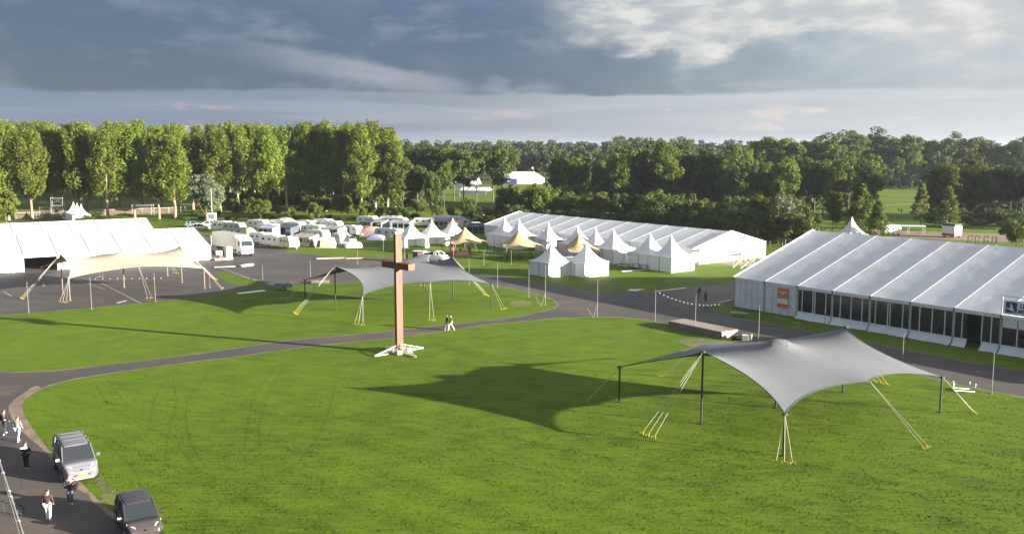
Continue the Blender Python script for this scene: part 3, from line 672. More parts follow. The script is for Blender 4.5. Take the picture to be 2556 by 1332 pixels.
# ---------------------------------------------------------------- the big clear-span marquees
def marquee(name, label, P, rz, nb, bay, W2, he, hr, front, gables=(True, True), roof='pvc', strips='pvc_edge', rear_roof=True, rw=.055):
    """front: one wall kind for each bay. local x runs along the front wall, y away from it."""
    t = thing(name, label, 'marquee', P, rz)
    Lx = nb * bay; sl = (hr - he) / W2
    def panel(i, side, seed):
        rg = random.Random(seed); G = []
        nu, nv = 8, 16
        for a in range(nu + 1):
            u = a / nu; rowp = []
            for q in range(nv + 1):
                v = q / nv; y = v * W2; z = he + v * (hr - he)
                sag = -.035 * math.sin(math.pi * u) * (1 + .25 * math.sin(v * 5 * math.pi * 2 + seed)) - .010 * abs(math.sin(v * 5 * math.pi))
                rowp.append((i * bay + .045 + u * (bay - .09), y if side == 0 else 2 * W2 - y, z + sag * (1 if 0 < u < 1 else 0) + .01 * rg.random() * math.sin(math.pi * u)))
            G.append(rowp)
        if side == 1: G = [r[::-1] for r in G]
        return MB().grid(G).build('roof_panel', M[roof], t)
    for i in range(nb):
        panel(i, 0, i * 3 + 1)
        if rear_roof: panel(i, 1, i * 3 + 2)
    for i in range(nb + 1):
        x = i * bay
        mb = MB()
        mb.add([(x-rw, -.03, he+.008), (x+rw, -.03, he+.008), (x+rw, W2, hr+.012), (x-rw, W2, hr+.012), (x-rw, 2*W2+.03, he+.008), (x+rw, 2*W2+.03, he+.008),
                (x-rw, -.03, he-.12), (x+rw, -.03, he-.12), (x+rw, W2, hr-.15), (x-rw, W2, hr-.15), (x-rw, 2*W2+.03, he-.12), (x+rw, 2*W2+.03, he-.12)],
               [(0,1,2,3), (3,2,5,4), (6,9,8,7), (9,10,11,8), (0,3,9,6), (1,7,8,2), (3,4,10,9), (2,8,11,5), (0,6,7,1), (4,5,11,10)])
        mb.build('rafter', M[strips], t)
        for y in (-.02, 2 * W2 + .02):
            pb = MB().box(x-.08, x+.08, y-.08, y+.08, 0, he - .14); pb.build('post', M['alu'], t)
        MB().box(x-.07, x+.07, -.12, -.10, he-.42, he-.02).build('joint_gap', M['alu_dark'], t)
    for i in range(nb):
        MB().box(i*bay+.09, (i+1)*bay-.09, -.10, -.04, he-.40, he-.005).build('eave_valance', M['pvc_wall'], t)
    for i in range(nb):      # front wall, bay by bay
        k = front[i % len(front)] if i < len(front) else front[-1]; x0, x1 = i*bay+.085, (i+1)*bay-.085; w = x1 - x0
        if k == 'plain' or k == 'sign':
            n = 5 if k == 'plain' else 4
            for j in range(n):
                a, b2 = x0 + w*j/n, x0 + w*(j+1)/n; G = []
                for u in range(7):
                    x = a + .012 + (b2-a-.024)*u/6; bow = -.05*math.sin(math.pi*u/6)
                    G.append([(x, bow - .02 - .05*math.sin(z*1.7+i+j)*math.sin(math.pi*u/6), z) for z in np.linspace(he-.41, .06 + .05*random.random(), 7)])
                MB().grid(G).build('wall_panel', M['pvc_wall'], t)
                if j: MB().box(a-.02, a+.02, -.025, .02, .1, he-.4).build('wall_seam', M['seam'], t)
            if k == 'sign':
                s0 = x0 + w*.42; mb = MB().box(s0, s0+1.55, -.16, -.12, .95, he-.5)
                sg = mb.build('banner', M['orange_pale'], t); yy = -.163
                MB().box(s0+.03, s0+1.52, yy-.006, yy, he-1.7, he-.56).build('printed_panel', M['orange'], sg)
                MB().box(s0+.25, s0+1.35, yy-.012, yy-.007, he-1.06, he-.96).build('printed_line', M['sign_white'], sg)
                MB().box(s0+.5, s0+1.05, yy-.012, yy-.007, he-1.24, he-1.15).build('printed_line', M['sign_white'], sg)
                MB().box(s0+.03, s0+1.52, yy-.006, yy, 1.45, 2.02).build('printed_panel', M['sign_white'], sg, label='pale panel of the orange banner')
                MB().box(s0+.03, s0+1.52, yy-.006, yy, 1.0, 1.40).build('printed_panel', M['orange'], sg)
        elif k in ('window', 'window2', 'door', 'half'):
            cuts = {'window': [.0, .14, .46, .52, .84, 1.0], 'window2': [.0, .22, .52, .82, 1.0], 'door': [0, .18, .30, None, .62, .82, 1.0], 'half': [0, .33, .66, 1.0]}[k]
            zb = .85; zt = he - .42 if k != 'half' else he - 1.25
            cs = [c for c in cuts if c is not None]; skip = cuts.index(None) if None in cuts else -1
            for j in range(len(cs) - 1):
                a, b2 = x0 + w*cs[j], x0 + w*cs[j+1]
                if k == 'door' and j == 2: continue
                MB().box(a+.05, b2-.05, -.012, .0, zb, zt).build('window_pane', M['glass'], t)
                MB().box(a-.05, a+.05, -.05, .02, zb-.02, zt).build('mullion', M['pvc_wall'], t)
                if k == 'half': MB().box(a+.05, b2-.05, -.03, .01, zt, he-.41).build('wall_panel', M['pvc_wall'], t)
                # the loose skirt, kicked out onto the grass
                G = []
                for u in range(7):
                    x = a + (b2-a)*u/6; o = .28 + .10*math.sin(x*2.1+i) + .06*math.sin(x*5)
                    G.append([(x, -.02, zb), (x, -.05, .6), (x, -.12 - .2*o, .32), (x, -.25-o*.5, .12), (x, -.35-o, .03)])
                MB().grid(G).build('wall_skirt', M['pvc_wall'], t)
        elif k == 'open': pass
    for y in (2 * W2,):
        for i in range(nb): MB().box(i*bay+.085, (i+1)*bay-.085, y-.02, y+.02, .05, he).build('wall_panel', M['pvc_wall'], t)
    if 'door' in front: MB().box(.5, Lx-.5, 2.2, 2.25, .05, he).build('inner_shade_sheet', M['interior_shade'], t)  # added near-black sheet that keeps the door opening dark
    for side, x in ((0, .0), (1, Lx)):
        if not gables[side]: continue
        n = 8; ys = np.linspace(.1, 2*W2-.1, n*2+1)
        for j in range(n*2):
            y0, y1 = ys[j], ys[j+1]; zz = lambda y: he - .05 + (hr-he)*(1-abs(y-W2)/W2)
            e = .03*((j % 2)*2-1)
            xo = x - .11 if side == 0 else x + .11
            MB().add([(xo, y0, .05), (xo+e*.5, (y0+y1)/2, .05), (xo, y1, .05), (xo, y1, he-.1), (xo+e*.5, (y0+y1)/2, he-.1), (xo, y0, he-.1)], [(0,1,4,5), (1,2,3,4)], True).build('gable_wall_panel', M['pvc_wall'], t)
            if j: MB().box(xo-.02, xo+.02, y0-.025, y0+.025, .1, he-.1).build('wall_seam', M['seam'], t)
        xo = x - .115 if side == 0 else x + .115
        MB().add([(xo, .0, he-.1), (xo, 2*W2, he-.1), (xo, W2, hr-.02)], [(0,1,2)]).build('gable_triangle', M['pvc'], t)
        if side == 1 or True:
            MB().add([(xo-.03, -.05, he-.06), (xo+.03, -.05, he-.06), (xo+.03, W2, hr+.02), (xo-.03, W2, hr+.02), (xo-.03, 2*W2+.05, he-.06), (xo+.03, 2*W2+.05, he-.06),
                      (xo-.03, -.05, he+.06), (xo+.03, -.05, he+.06), (xo+.03, W2, hr+.14), (xo-.03, W2, hr+.14), (xo-.03, 2*W2+.05, he+.06), (xo+.03, 2*W2+.05, he+.06)],
                     [(0,3,2,1), (3,4,5,2), (6,7,8,9), (9,8,11,10), (0,6,9,3), (3,9,10,4), (1,2,8,7), (2,5,11,8)]).build('gable_edge', M[strips], t)
    return t
# right-hand marquee
a, b2 = at(1831, 765.5), at(2494, 880); d, Ln, rz = frame(a, b2)
RM = marquee('marquee', 'large white marquee on the right with dark windows and an orange banner', a, rz, 12, Ln/7, 16.1, 3.85, 8.85,
    ['plain', 'sign', 'window', 'window2', 'window', 'window2', 'door', 'half', 'half', 'window', 'window', 'window'], (True, True))
RM_d, RM_rz, RM_bay = d, rz, Ln/7
bx = 7*RM_bay + .1
sg = thing('sign', 'white sign board with blue emblem and lettering above the marquee entrance', 'sign', a + d*bx, rz)
MB().box(.1, 6.2, -.22, -.17, 3.95, 5.35).build('board', M['sign_white'], sg)
fr = MB()
for q in ((-.05, .02, 3.5, 5.75), (6.3, 6.37, 3.5, 5.75)): fr.box(q[0], q[1], -.26, -.16, q[2], q[3])
fr.box(.02, 6.3, -.26, -.16, 5.69, 5.75); fr.build('frame', M['alu'], sg)
lg = MB().box(1.05, 2.1, -.235, -.221, 4.15, 5.2).build('emblem', M['navy'], sg); lg.location.x = -.72
# the mark: a pale swoosh with a small standing figure
sw = MB(); P_ = [(1.12, 4.62), (1.35, 4.56), (1.65, 4.44), (2.02, 4.24)]; Q_ = [(1.12, 4.55), (1.32, 4.45), (1.6, 4.34), (1.95, 4.22)]
for k in range(3): sw.add([(P_[k][0], -.24, P_[k][1]), (Q_[k][0], -.24, Q_[k][1]), (Q_[k+1][0], -.24, Q_[k+1][1]), (P_[k+1][0], -.24, P_[k+1][1])], [(0,1,2,3)])
sw.add([(1.5, -.24, 5.05), (1.42, -.24, 4.52), (1.58, -.24, 4.46), (1.85, -.24, 4.36), (1.68, -.24, 4.72), (1.60, -.24, 5.05)], [(0,1,2,3,4,5)])
sw.build('emblem_mark', M['sign_white'], lg)
def text(body, size, m, parent, loc, rot=(math.pi/2, 0, 0), name='lettering', ext=.006):
    cu = bpy.data.curves.new(name, 'FONT'); cu.body = body; cu.size = size; cu.extrude = ext; cu.offset = size*.02
    o = bpy.data.objects.new(name, cu); COL.objects.link(o)
    dg = bpy.context.evaluated_depsgraph_get(); me = bpy.data.meshes.new_from_object(o.evaluated_get(dg)); bpy.data.objects.remove(o)
    me.materials.clear(); return obj(name, me, m, parent, loc, rot)
text('LEG', .58, M['letter'], sg, (1.62, -.24, 4.72)); text('MUZ', .58, M['letter'], sg, (1.48, -.24, 4.18))
# central marquee: local x from the far left end to the gable at the right
a, b2 = at(1210, 592), at(1728, 662); d, Ln, rz = frame(a, b2)
MM = marquee('marquee', 'long white central marquee with a sunlit gable, behind the pagoda tents', a, rz, 12, Ln/12, 9.7, 2.9, 5.35, ['plain'], (True, True))
MM_d, MM_n, MM_a, MM_L, MM_rz = d, Vector((-d.y, d.x, 0)), a, Ln, rz
gx = Ln + .13
MB().box(gx, gx+.03, 4.2, 5.3, 2.2, 3.7).build('gable_vent', M['cream_cloth'], MM)
# left marquees
a, b2 = at(0, 683), at(526, 649); d, Ln, rz = frame(a, b2); n = Vector((-d.y, d.x, 0))
nbL = 13; bay = 4.95; st = b2 - d*nbL*bay
LM = marquee('marquee', 'white marquee on the left behind the cream stretch tent, front one of the pair', st, rz, nbL, bay, 10.6, 2.72, 5.15,
    ['plain']*7 + ['open'] + ['plain']*5, (True, True), strips='seam', rw=.10)
MB().box(7*bay+.2, 8*bay-.2, 7, 7.1, .1, 2.4).build('bay_shade_sheet', M['interior_shade'], LM)  # near-black sheet, the shade inside the open bay put into its colour
marquee('marquee', 'rear white marquee of the left pair, only its roof showing', st + n*21.4 - d*4.2, rz, nbL, bay, 10.6, 2.9, 5.75, ['plain'], (True, True), strips='seam', rw=.10)
LM_d, LM_n, LM_r = d, n, b2

# ---------------------------------------------------------------- pagodas
def pagoda_parts(t, s=5.0, he=2.3, hp=5.1, openf=()):
    h = s/2; N = 14; c = []
    for side in range(4):
        G = []
        for i in range(N+1):
            r = 1 - i/N; rr = max(.03, r) * h
            z = he + (hp-he) * ((1-r)**2.3 * .82 + (1-r) * .18)
            rowp = []
            for j in range(7):
                q = -1 + 2*j/6; x, y = q*rr, -rr
                sag = -.10*(1-q*q)*r*(1-r)*4*.6
                a = side*math.pi/2; rowp.append((x*math.cos(a)-y*math.sin(a), x*math.sin(a)+y*math.cos(a), z+sag))
            G.append(rowp)
        c.append(G)
    mb = MB(); [mb.grid(G) for G in c]; mb.tube([(0,0,hp-.1),(0,0,hp+.18)], [.09,.05], 8); mb.build('canopy', M['pvc'], t)
    for side in range(4):
        a = side*math.pi/2; rt = lambda x, y: (x*math.cos(a)-y*math.sin(a), x*math.sin(a)+y*math.cos(a))
        vb = MB(); 
        vb.add([(*rt(-h, -h-.02), he-.25), (*rt(h, -h-.02), he-.25), (*rt(h, -h-.02), he), (*rt(-h, -h-.02), he)], [(0,1,2,3)])
        vb.add([(*rt(-h, -h-.05), he-.25), (*rt(h, -h-.05), he-.25), (*rt(h, -h-.05), he+.01), (*rt(-h, -h-.05), he+.01)], [(3,2,1,0)]); vb.build('valance', M['pvc_wall'], t)
        p = rt(-h+.05, -h+.05); MB().box(p[0]-.05, p[0]+.05, p[1]-.05, p[1]+.05, 0, he-.02).build('leg', M['alu'], t)
        if side in openf:
            for (u0, u1) in ((-h+.11, -h+.75), (h-.75, h-.11)):     # gathered curtains
                G = [[(*rt(u0+(u1-u0)*k/8 * (1 - .3*math.sin(z)), -h+.04*(k % 2)), z) for z in np.linspace(he-.26, .02, 5)] for k in range(9)]
                MB().grid(G).build('curtain', M['pvc_wall'], t)
        else:
            G = [[(*rt(-h+.11+(2*h-.22)*k/16, -h+.03+.03*math.sin(k*1.9+side)), z) for z in np.linspace(he-.2, .03, 4)] for k in range(17)]
            MB().grid(G).build('wall', M['pvc_wall'], t)
            MB().box(*sorted((rt(-.02,-h-.03)[0], rt(.02,-h+.06)[0])), *sorted((rt(-.02,-h-.03)[1], rt(.02,-h+.06)[1])), .05, he-.25).build('wall_seam', M['seam'], t)
    return t
def pagoda(px, py, label, rz, s=5.0, he=2.3, hp=5.1, openf=(), group='white pagoda tents'):
    p = at(px, py, hp); t = thing('pagoda_tent', label, 'pagoda tent', (p.x, p.y, 0), rz, group); return pagoda_parts(t, s, he, hp, openf)
pagoda(1376, 606, 'nearer left of the two detached white pagoda tents on the lawn', R(37))
pagoda(1464, 606, 'right one of the two detached white pagoda tents on the lawn', R(37))
lk = at(1424, 690); t = thing('link_tent', 'small white linking wall between the two detached pagoda tents', 'tent', (lk.x, lk.y+2.2, 0), R(10))
MB().box(-1.2, 1.2, -.03, .03, 0, 2.2).build('wall', M['pvc_wall'], t); MB().add([(-1.2,-.03,2.2),(1.2,-.03,2.2),(1.2,2.5,2.6),(-1.2,2.5,2.6)], [(0,1,2,3)]).build('roof', M['pvc'], t)
rowp = [(1260, 545, 'leftmost of the pagoda tents along the central marquee'), (1296, 549, 'white pagoda behind the middle beige star tent, second along the marquee'),
        (1369, 557, 'tall narrow white entrance pagoda between two flat-roofed links'), (1443, 565, 'white pagoda directly behind the right beige star tent'),
        (1487, 570, 'small white pagoda peak just right of the right beige tent'), (1532, 574, 'bright white pagoda with wide lit skirt, left of the people on benches'),
        (1623, 583, 'white pagoda behind the one at the marquee gable'), (1676, 589, 'rightmost white pagoda, next to the gable of the central marquee')]
for px, py, lb in rowp: pagoda(px, py, lb, MM_rz, 5.4 if px not in (1369, 1487) else 3.8, he=2.5, hp=5.6 if px not in (1369, 1487) else 5.4)
for px, py, k in ((1026, 553, 'leftmost, right beside the top of the cross'), (1078, 550, 'middle'), (1130, 547, 'rightmost, behind the left beige star tent')):
    pagoda(px, py, f'open-fronted cream-white pagoda tent at the campsite, {k}', R(31), 5.2, openf=(0,), hp=5.2)
for px, py, k in ((183, 505, 'left'), (192, 508, 'middle'), (202, 511, 'right')):
    pagoda(px, py, f'small white pagoda beyond the left marquee, {k} one of three', R(25), 4.4, hp=5.0, group='three small pagodas beyond the left marquee')
pagoda(2127, 543, 'sunlit white pagoda showing above the ridge of the right marquee', R(20), 5, hp=5.6)
# flat-roofed links with a green stripe, between the pagodas
def link(px0, px1, py, label):
    p0, p1 = at(px0, py), at(px1, py); d = MM_d; c0 = p0; ln = (p1 - p0).dot(d)*.5 + 5
    t = thing('link_canopy', label, 'canopy', (p0.x, p0.y, 0), MM_rz, 'flat links between the pagodas')
    MB().box(0, ln, -.05, .0, .9, 2.5).build('wall', M['pvc_wall'], t); MB().box(0, ln, -.07, 2.4, 2.5, 2.62).build('roof', M['pale_grey'], t)
    MB().box(0, ln, -.09, -.072, 2.35, 2.5).build('green_stripe', mat_green, t); MB().box(0, ln, -.01, .0, 0, .9).build('open_front_shade', M['interior_shade'], t)  # the open front is a near-black panel with the shade painted in
    for q in (0.05, ln/2, ln-.05): MB().box(q-.04, q+.04, -.14, -.06, 0, 2.4).build('post', M['alu'], t)
mat_green = mat('green_stripe', (.16, .26, .12), .6)
link(1322, 1368, 622, 'flat white link canopy left of the narrow entrance pagoda')
link(1390, 1440, 632, 'flat white link canopy right of the narrow entrance pagoda')
link(1470, 1520, 645, 'flat white link canopy in front of the bright pagoda')

# ---------------------------------------------------------------- beige star tents
def star(px, py, label, rz, hp=5.0, rad=4.5, he=2.15):
    p = at(px, py, hp); t = thing('star_tent', label, 'tent', (p.x, p.y, 0), rz, 'beige star tents'); K = 6; NR = 12; NA = 48
    G = []
    for i in range(NR+1):
        r = i/NR; rowp = []
        for j in range(NA+1):
            a = 2*math.pi*j/NA; f = abs(math.cos(a*K/2)); f = f**1.2
            rmax = rad*(.74+.26*f); hh = he + .45*(1-f)
            rowp.append((rmax*max(r, .02)*math.cos(a), rmax*max(r, .02)*math.sin(a), hh + (hp-hh)*((1-r)**1.75)*.92 + (hp-hh)*.08*(1-r)))
        G.append(rowp)
    MB().grid(G).build('canopy', M['beige_cloth'], t)
    MB().tube([(0,0,0),(0,0,hp)], .05, 6).build('centre_pole', M['pole'], t)
    for k in range(K):
        a = 2*math.pi*k/K; c_, s_ = math.cos(a)*rad*.98, math.sin(a)*rad*.98
        MB().tube([(c_*.99, s_*.99, 0), (c_, s_, he+.03)], .055, 6).build('pole', M['black_pole'], t)
        MB().tube([(c_, s_, he), (c_*1.35, s_*1.35, 0)], .018, 4).build('guy_rope', M['strap'], t)
star(1160, 567, 'left beige star tent, beside the open pagodas with red stall under it', R(10))
star(1295, 574, 'middle beige star tent on black poles, in front of the central marquee', R(2))
star(1445, 584, 'right beige star tent, half hidden behind the detached pagoda', R(20))
p = at(1150, 636); t = thing('stall', 'small red and brown market stall under the left beige star tent', 'stall', (p.x, p.y, 0), R(20))
MB().box(-1.4, 1.4, -.5, .5, 0, .85).build('counter', M['orange_pale'], t); MB().box(-1.9, -1.5, -.5, .6, 0, 1.5).build('side_panel', M['red'], t); MB().box(1.5, 1.9, -.5, .6, 0, 1.4).build('side_panel', M['red'], t)
MB().tube([(0,.2,.85),(0,.2,1.15)], [.3,.22], 10).build('pot', M['black'], t)

# ---------------------------------------------------------------- stretch tents
def stretch(label, P, heights, cloth, lining, poles, wedge=14.0, name='stretch_tent', sag=.0, hitch=True, strapm='strap', polem='black_pole', strap_out=3.6, inward=.12):
    """P: ground points C,D,E + high A (mid C-E), B (mid D-G), F centre; relaxed like a membrane over its poles"""
    C, D, E, A, B, F = [P[k] for k in 'CDEABF']; G = D + E - C
    if 'G' in P: G = P['G']
    base = (C + D + E + G) / 4; base.z = 0
    t = thing(name, label, 'stretch tent', base)
    n = 40; Z = heights
    bil = lambda s, u: (C*(1-s)*(1-u) + D*s*(1-u) + E*(1-s)*u + G*s*u)
    X = np.zeros((n+1, n+1, 3))
    for i in range(n+1):
        for j in range(n+1):
            p = bil(i/n, j/n); X[i, j] = (p.x, p.y, 3.6)
    fixed = {}
    def fix(i, j, p, z): fixed[(i, j)] = (p.x, p.y, z)
    m = n // 2
    fix(0, 0, C, Z['C']); fix(n, 0, D, Z['D']); fix(0, n, E, Z['E']); fix(n, n, G, Z['G'])
    fix(0, m, A, Z['A']); fix(n, m, B, Z['B'])
    for k, (i, j) in {'A': (0, m), 'B': (n, m)}.items():
        pass
    if 'H' in Z: fix(m, 0, C.lerp(D, .5) , Z['H']); fix(m, n, E.lerp(G, .5), Z['H2'])
    for di in range(-3, 4):
        for dj in range(-3, 4):
            if di*di+dj*dj > 4: continue

            q = X[m+di, m+dj]; fixed[(m+di, m+dj)] = (F.x + q[0]-X[m, m][0], F.y + q[1]-X[m, m][1], Z['F'] - .022*(di*di+dj*dj))
    fi = np.array(list(fixed.keys())); fv = np.array(list(fixed.values()))
    we = wedge
    for it in range(1500):
        Y = X.copy()
        Y[1:-1, 1:-1] = (X[2:, 1:-1] + X[:-2, 1:-1] + X[1:-1, 2:] + X[1:-1, :-2]) / 4
        Y[0, 1:-1] = (we*(X[0, 2:]+X[0, :-2]) + X[1, 1:-1]) / (2*we+1); Y[-1, 1:-1] = (we*(X[-1, 2:]+X[-1, :-2]) + X[-2, 1:-1]) / (2*we+1)
        Y[1:-1, 0] = (we*(X[2:, 0]+X[:-2, 0]) + X[1:-1, 1]) / (2*we+1); Y[1:-1, -1] = (we*(X[2:, -1]+X[:-2, -1]) + X[1:-1, -2]) / (2*we+1)
        X = X + 1.0*(Y - X); X[fi[:, 0], fi[:, 1]] = fv
    b0 = np.array([base.x, base.y, 0]); X -= b0
    top = MB().grid([[tuple(X[i, j]) for j in range(n+1)] for i in range(n+1)][::-1]).build('canopy', M[cloth], t)
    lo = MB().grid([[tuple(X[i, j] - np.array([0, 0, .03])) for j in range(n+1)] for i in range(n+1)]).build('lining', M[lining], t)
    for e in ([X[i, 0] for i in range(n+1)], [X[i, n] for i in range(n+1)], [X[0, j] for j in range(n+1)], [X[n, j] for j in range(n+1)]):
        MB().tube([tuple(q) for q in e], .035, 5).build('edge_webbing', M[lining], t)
    for (i, j) in ((0, 0), (n, 0), (0, n), (n, n), (0, m), (n, m)):
        q = Vector(X[i, j]); MB().tube([q + Vector((0, 0, -.06)), q + Vector((0, 0, .05))], [.22, .16], 10).build('reinforcing_patch', M[lining], t)
    for k, (foot, topp) in poles.items():
        f = foot - base; q = topp - base
        MB().tube([f, q], .075, 8).build('pole', M[polem], t)
        MB().cbox((f.x, f.y, .02), .35, .35, .04).build('base_plate', M[polem], t)
    def straps(topp, dirn, nst=3, reach=strap_out, spread=.22):
        q = topp - base; 
        for k in range(nst):
            a = (k - (nst-1)/2) * spread; dx = dirn.x*math.cos(a) - dirn.y*math.sin(a); dy = dirn.x*math.sin(a) + dirn.y*math.cos(a)
            e = Vector((q.x + dx*reach, q.y + dy*reach, 0)); mdl = e.lerp(q, .18)
            MB().tube([q, mdl.lerp(e, .35)], .018, 4).build('guy_strap', M[strapm], t)
            mb = MB().tube([mdl.lerp(e, .35), e.lerp(mdl, .25) + Vector((0,0,.02))], .02, 4); mm = e.lerp(mdl, .25)
            sd_ = Vector((-dy, dx, 0)) * .18
            mb.tube([mm, e + sd_], .018, 4).tube([mm, e - sd_], .018, 4); mb.tube([e + sd_, e + sd_ + Vector((0, 0, .18))], .018, 5); mb.tube([e - sd_, e - sd_ + Vector((0, 0, .18))], .018, 5)
            mb.build('stake_bridle', M['yellow'], t)
    return t, straps, base, dict(C=C, D=D, E=E, G=G, A=A, B=B, F=F)
def mk(label, pts, Z, cloth, lining, **kw):
    P = {k: at(*v) for k, v in pts.items()}
    G = P['D'] + P['E'] - P['C']; tp = {}
    up = lambda p, z: Vector((p.x, p.y, z))
    poles = {k: (P[k], up(P[k], Z[k]-(.15 if k == 'F' else .03))) for k in 'CDEABF'}; poles['G'] = (G, up(G, Z['G']-.03))
    t, st, base, Q = stretch(label, P, Z, cloth, lining, poles, **kw)
    ctr = Q['F']
    for k in 'CDEG':
        o = (Q[k] - ctr); o.z = 0; o.normalize(); st(up(Q[k], Z[k]), o, 3 if k == 'C' else 2, 1.5 if k == 'C' else 2.6, .35 if k == 'C' else .2)
    oA = (Q['A'] - Q['B']); oA.z = 0; oA.normalize(); st(up(Q['A'], Z['A']), oA, 3, 5.2, .12); st(up(Q['B'], Z['B']), -oA, 3, 5.2, .12)
    if 'H' in Z:
        oH = (Q['C'] + Q['D'])*.5 - ctr; oH.z = 0; oH.normalize(); st(up(Q['C'].lerp(Q['D'], .5), Z['H']), oH, 2, 4.4, .12); st(up(Q['E'].lerp(Q['G'], .5), Z['H2']), -oH, 2, 4.4, .12)
    return t
mk('grey stretch tent nearest the camera, on black poles in the main lawn', dict(C=(1955, 1137.5), D=(2346, 1029), E=(1545.6, 1004), A=(1750, 1058), B=(2104, 979), F=(1936, 1018)),
   dict(C=2.85, D=2.8, E=2.9, G=2.8, A=5.4, B=5.5, F=5.38, H=3.7, H2=3.7), 'grey_cloth', 'under_cloth')
mk('grey stretch tent behind the wooden cross, on the lawn between the roads', dict(C=(906.7, 805), D=(1227, 764.7), E=(762, 751), A=(838, 773.5), B=(1131, 746), F=(1063, 727)),
   dict(C=3.2, D=2.9, E=2.8, G=2.9, A=5.5, B=5.6, F=5.2, H=3.9, H2=3.9), 'grey_cloth', 'under_cloth')
mk('cream stretch tent on the car park in front of the left marquee', dict(C=(175, 750), D=(511, 720), E=(108, 713), A=(157, 735), B=(454.5, 705.6), F=(310, 717.6)),
   dict(C=3.0, D=2.9, E=2.8, G=2.9, A=5.6, B=5.5, F=5.25, H=3.9, H2=4.2), 'cream_cloth', 'cream_cloth', polem='timber_grey', wedge=30.0)

# ---------------------------------------------------------------- the cross
p = at(997, 880); t = thing('cross', 'tall brown wooden cross on a white steel truss foot in the lawn', 'cross', p, R(-45))
bevel(MB().box(-.17, .17, -.38, .38, .55, 11.75).build('post', M['wood'], t), .015)
MB().box(-.19, .19, -.40, .40, 11.752, 11.92).build('cap', M['white_paint'], t)
t2 = MB().box(-2.1, 2.1, -.40, .40, 8.35, 8.98).build('crossbar', M['wood'], t); bevel(t2, .015)
bl = MB()
for sx in (-.62, .62):
    for sy in (-.62, .62): bl.cbox((sx, sy, .24), .6, .6, .42)
bl.build('ballast_block', M['grass_pale'], t)
for k in range(4):
    a = k*math.pi/2 + R(85); ca, sa = math.cos(a), math.sin(a); mb = MB(); Lg = 2.8
    f = lambda r, z, o=0: (r*ca - o*sa, r*sa + o*ca, z)
    for o in (-.10, .10):
        mb.tube([f(.4, .08, o), f(Lg, .08, o)], .03, 6); mb.tube([f(.4, .8, o), f(Lg, .14, o)], .03, 6)
        for j in range(5):
            r0 = .4 + (Lg-.4)*j/5; r1 = .4 + (Lg-.4)*(j+.6)/5; z0 = .8 - (.66)*(j+.6)/5
            mb.tube([f(r0, .08, o), f(r1, z0, o)], .016, 5); mb.tube([f(r1, z0, o), f(.4+(Lg-.4)*(j+1)/5, .08, o)], .016, 5)
    mb.build('truss_leg', M['steel_white'], t)
    MB().tube([f(.42, .1), f(.42, 1.0)], .04, 6).build('clamp_post', M['steel_white'], t)

# ---------------------------------------------------------------- light poles and strings of bulbs
poles = [((72, 780), 703, 'at the front left edge of the car park'), ((229, 772), 690, 'before the left part of the cream tent'), ((388, 752), 679, 'before the right part of the cream tent'),
 ((524, 719), 690, 'by the right corner of the cream tent'), ((656, 702), 661, 'on the car park right of the truck'), ((775, 689), 653, 'on the car park left of the grey tent'), ((893, 660), 640, 'at the far edge of the car park'),
 ((957, 627), 575, 'on the camp lawn left of the cross'), ((1010, 646), 600, 'just right of the cross top'), ((1069, 634), 606, 'before the open pagodas'), ((1132, 642), 606, 'left of the left star tent'),
 ((1171, 712), 645, 'by the strap corner of the middle grey tent'), ((1208, 662), 626, 'between the star tents'), ((1242, 718), 656, 'right of the middle grey tent'), ((1276, 660), 630, 'before the middle star tent'),
 ((1320, 742), 668, 'left of the pair at the road bend'), ((1361, 762), 660, 'at the round tip of the middle lawn'), ((1491, 791), 696, 'at the back edge of the main lawn'), ((1565, 675), 643, 'before the bright pagoda'), ((1644, 672), 640, 'before the rightmost pagodas'),
 ((1635, 806), 722, 'carrying the bulb string over the road'), ((1735, 826), 735, 'behind the low stage'), ((1893, 852), 763, 'right of the small crates'), ((2058, 829), 795, 'in front of the marquee windows'), ((2253, 894), 833, 'right of the near grey tent peak'), ((2475, 982), 880, 'at the right, on the lawn edge')]
PT = []
for (b_, ty, w) in poles:
    p = at(*b_); h = max(2.5, height_at(ty, p.y)); PT.append(Vector((p.x, p.y, h)))
    t = thing('light_pole', f'thin pale pole {w}', 'pole', p, 0, 'thin poles for the light strings')
    MB().tube([(0,0,0),(0,0,h)], [.038,.026], 7).build('shaft', M['pole'], t); MB().cbox((0,0,.03), .2, .2, .06).build('foot', M['pole'], t)
def bulbs(label, A, B, sag, n):
    t = thing('light_string', label, 'light string', (A.x, A.y, 0), 0, 'strings of bulbs'); o = Vector((A.x, A.y, 0))
    pts = [A.lerp(B, k/n) - Vector((0, 0, sag*4*(k/n)*(1-k/n))) - o for k in range(n+1)]
    MB().tube(pts, .008, 4).build('cable', M['black'], t); mb = MB()
    for q in pts[1:-1]: mb.tube([q, q - Vector((0,0,.05)), q - Vector((0,0,.12)), q - Vector((0,0,.16))], [.012,.028,.032,.012], 7)
    mb.build('bulbs', M['glow_bulb'], t)
bulbs('string of white bulbs sagging from the road pole past the low stage', PT[20] + Vector((0,0,-.1)), PT[21] + Vector((5.5, 9, -2.4)), .8, 18)
bulbs('string of white bulbs lying along the verge before the marquee sign', at(1935, 786, .25), at(2004, 806, .25), .1, 9)
bulbs('string of white bulbs at the near left corner of the right marquee', at(1790, 757, 1.2), at(1862, 778, .3), .2, 8)
0 and bulbs('string of bulbs on the left car park under the cream tent', at(15, 716, .2), at(160, 707, .2), .05, 8)
bulbs('string of bulbs lying across the car park behind the cream tent', at(220, 694, .2), at(420, 692, .2), .05, 11)
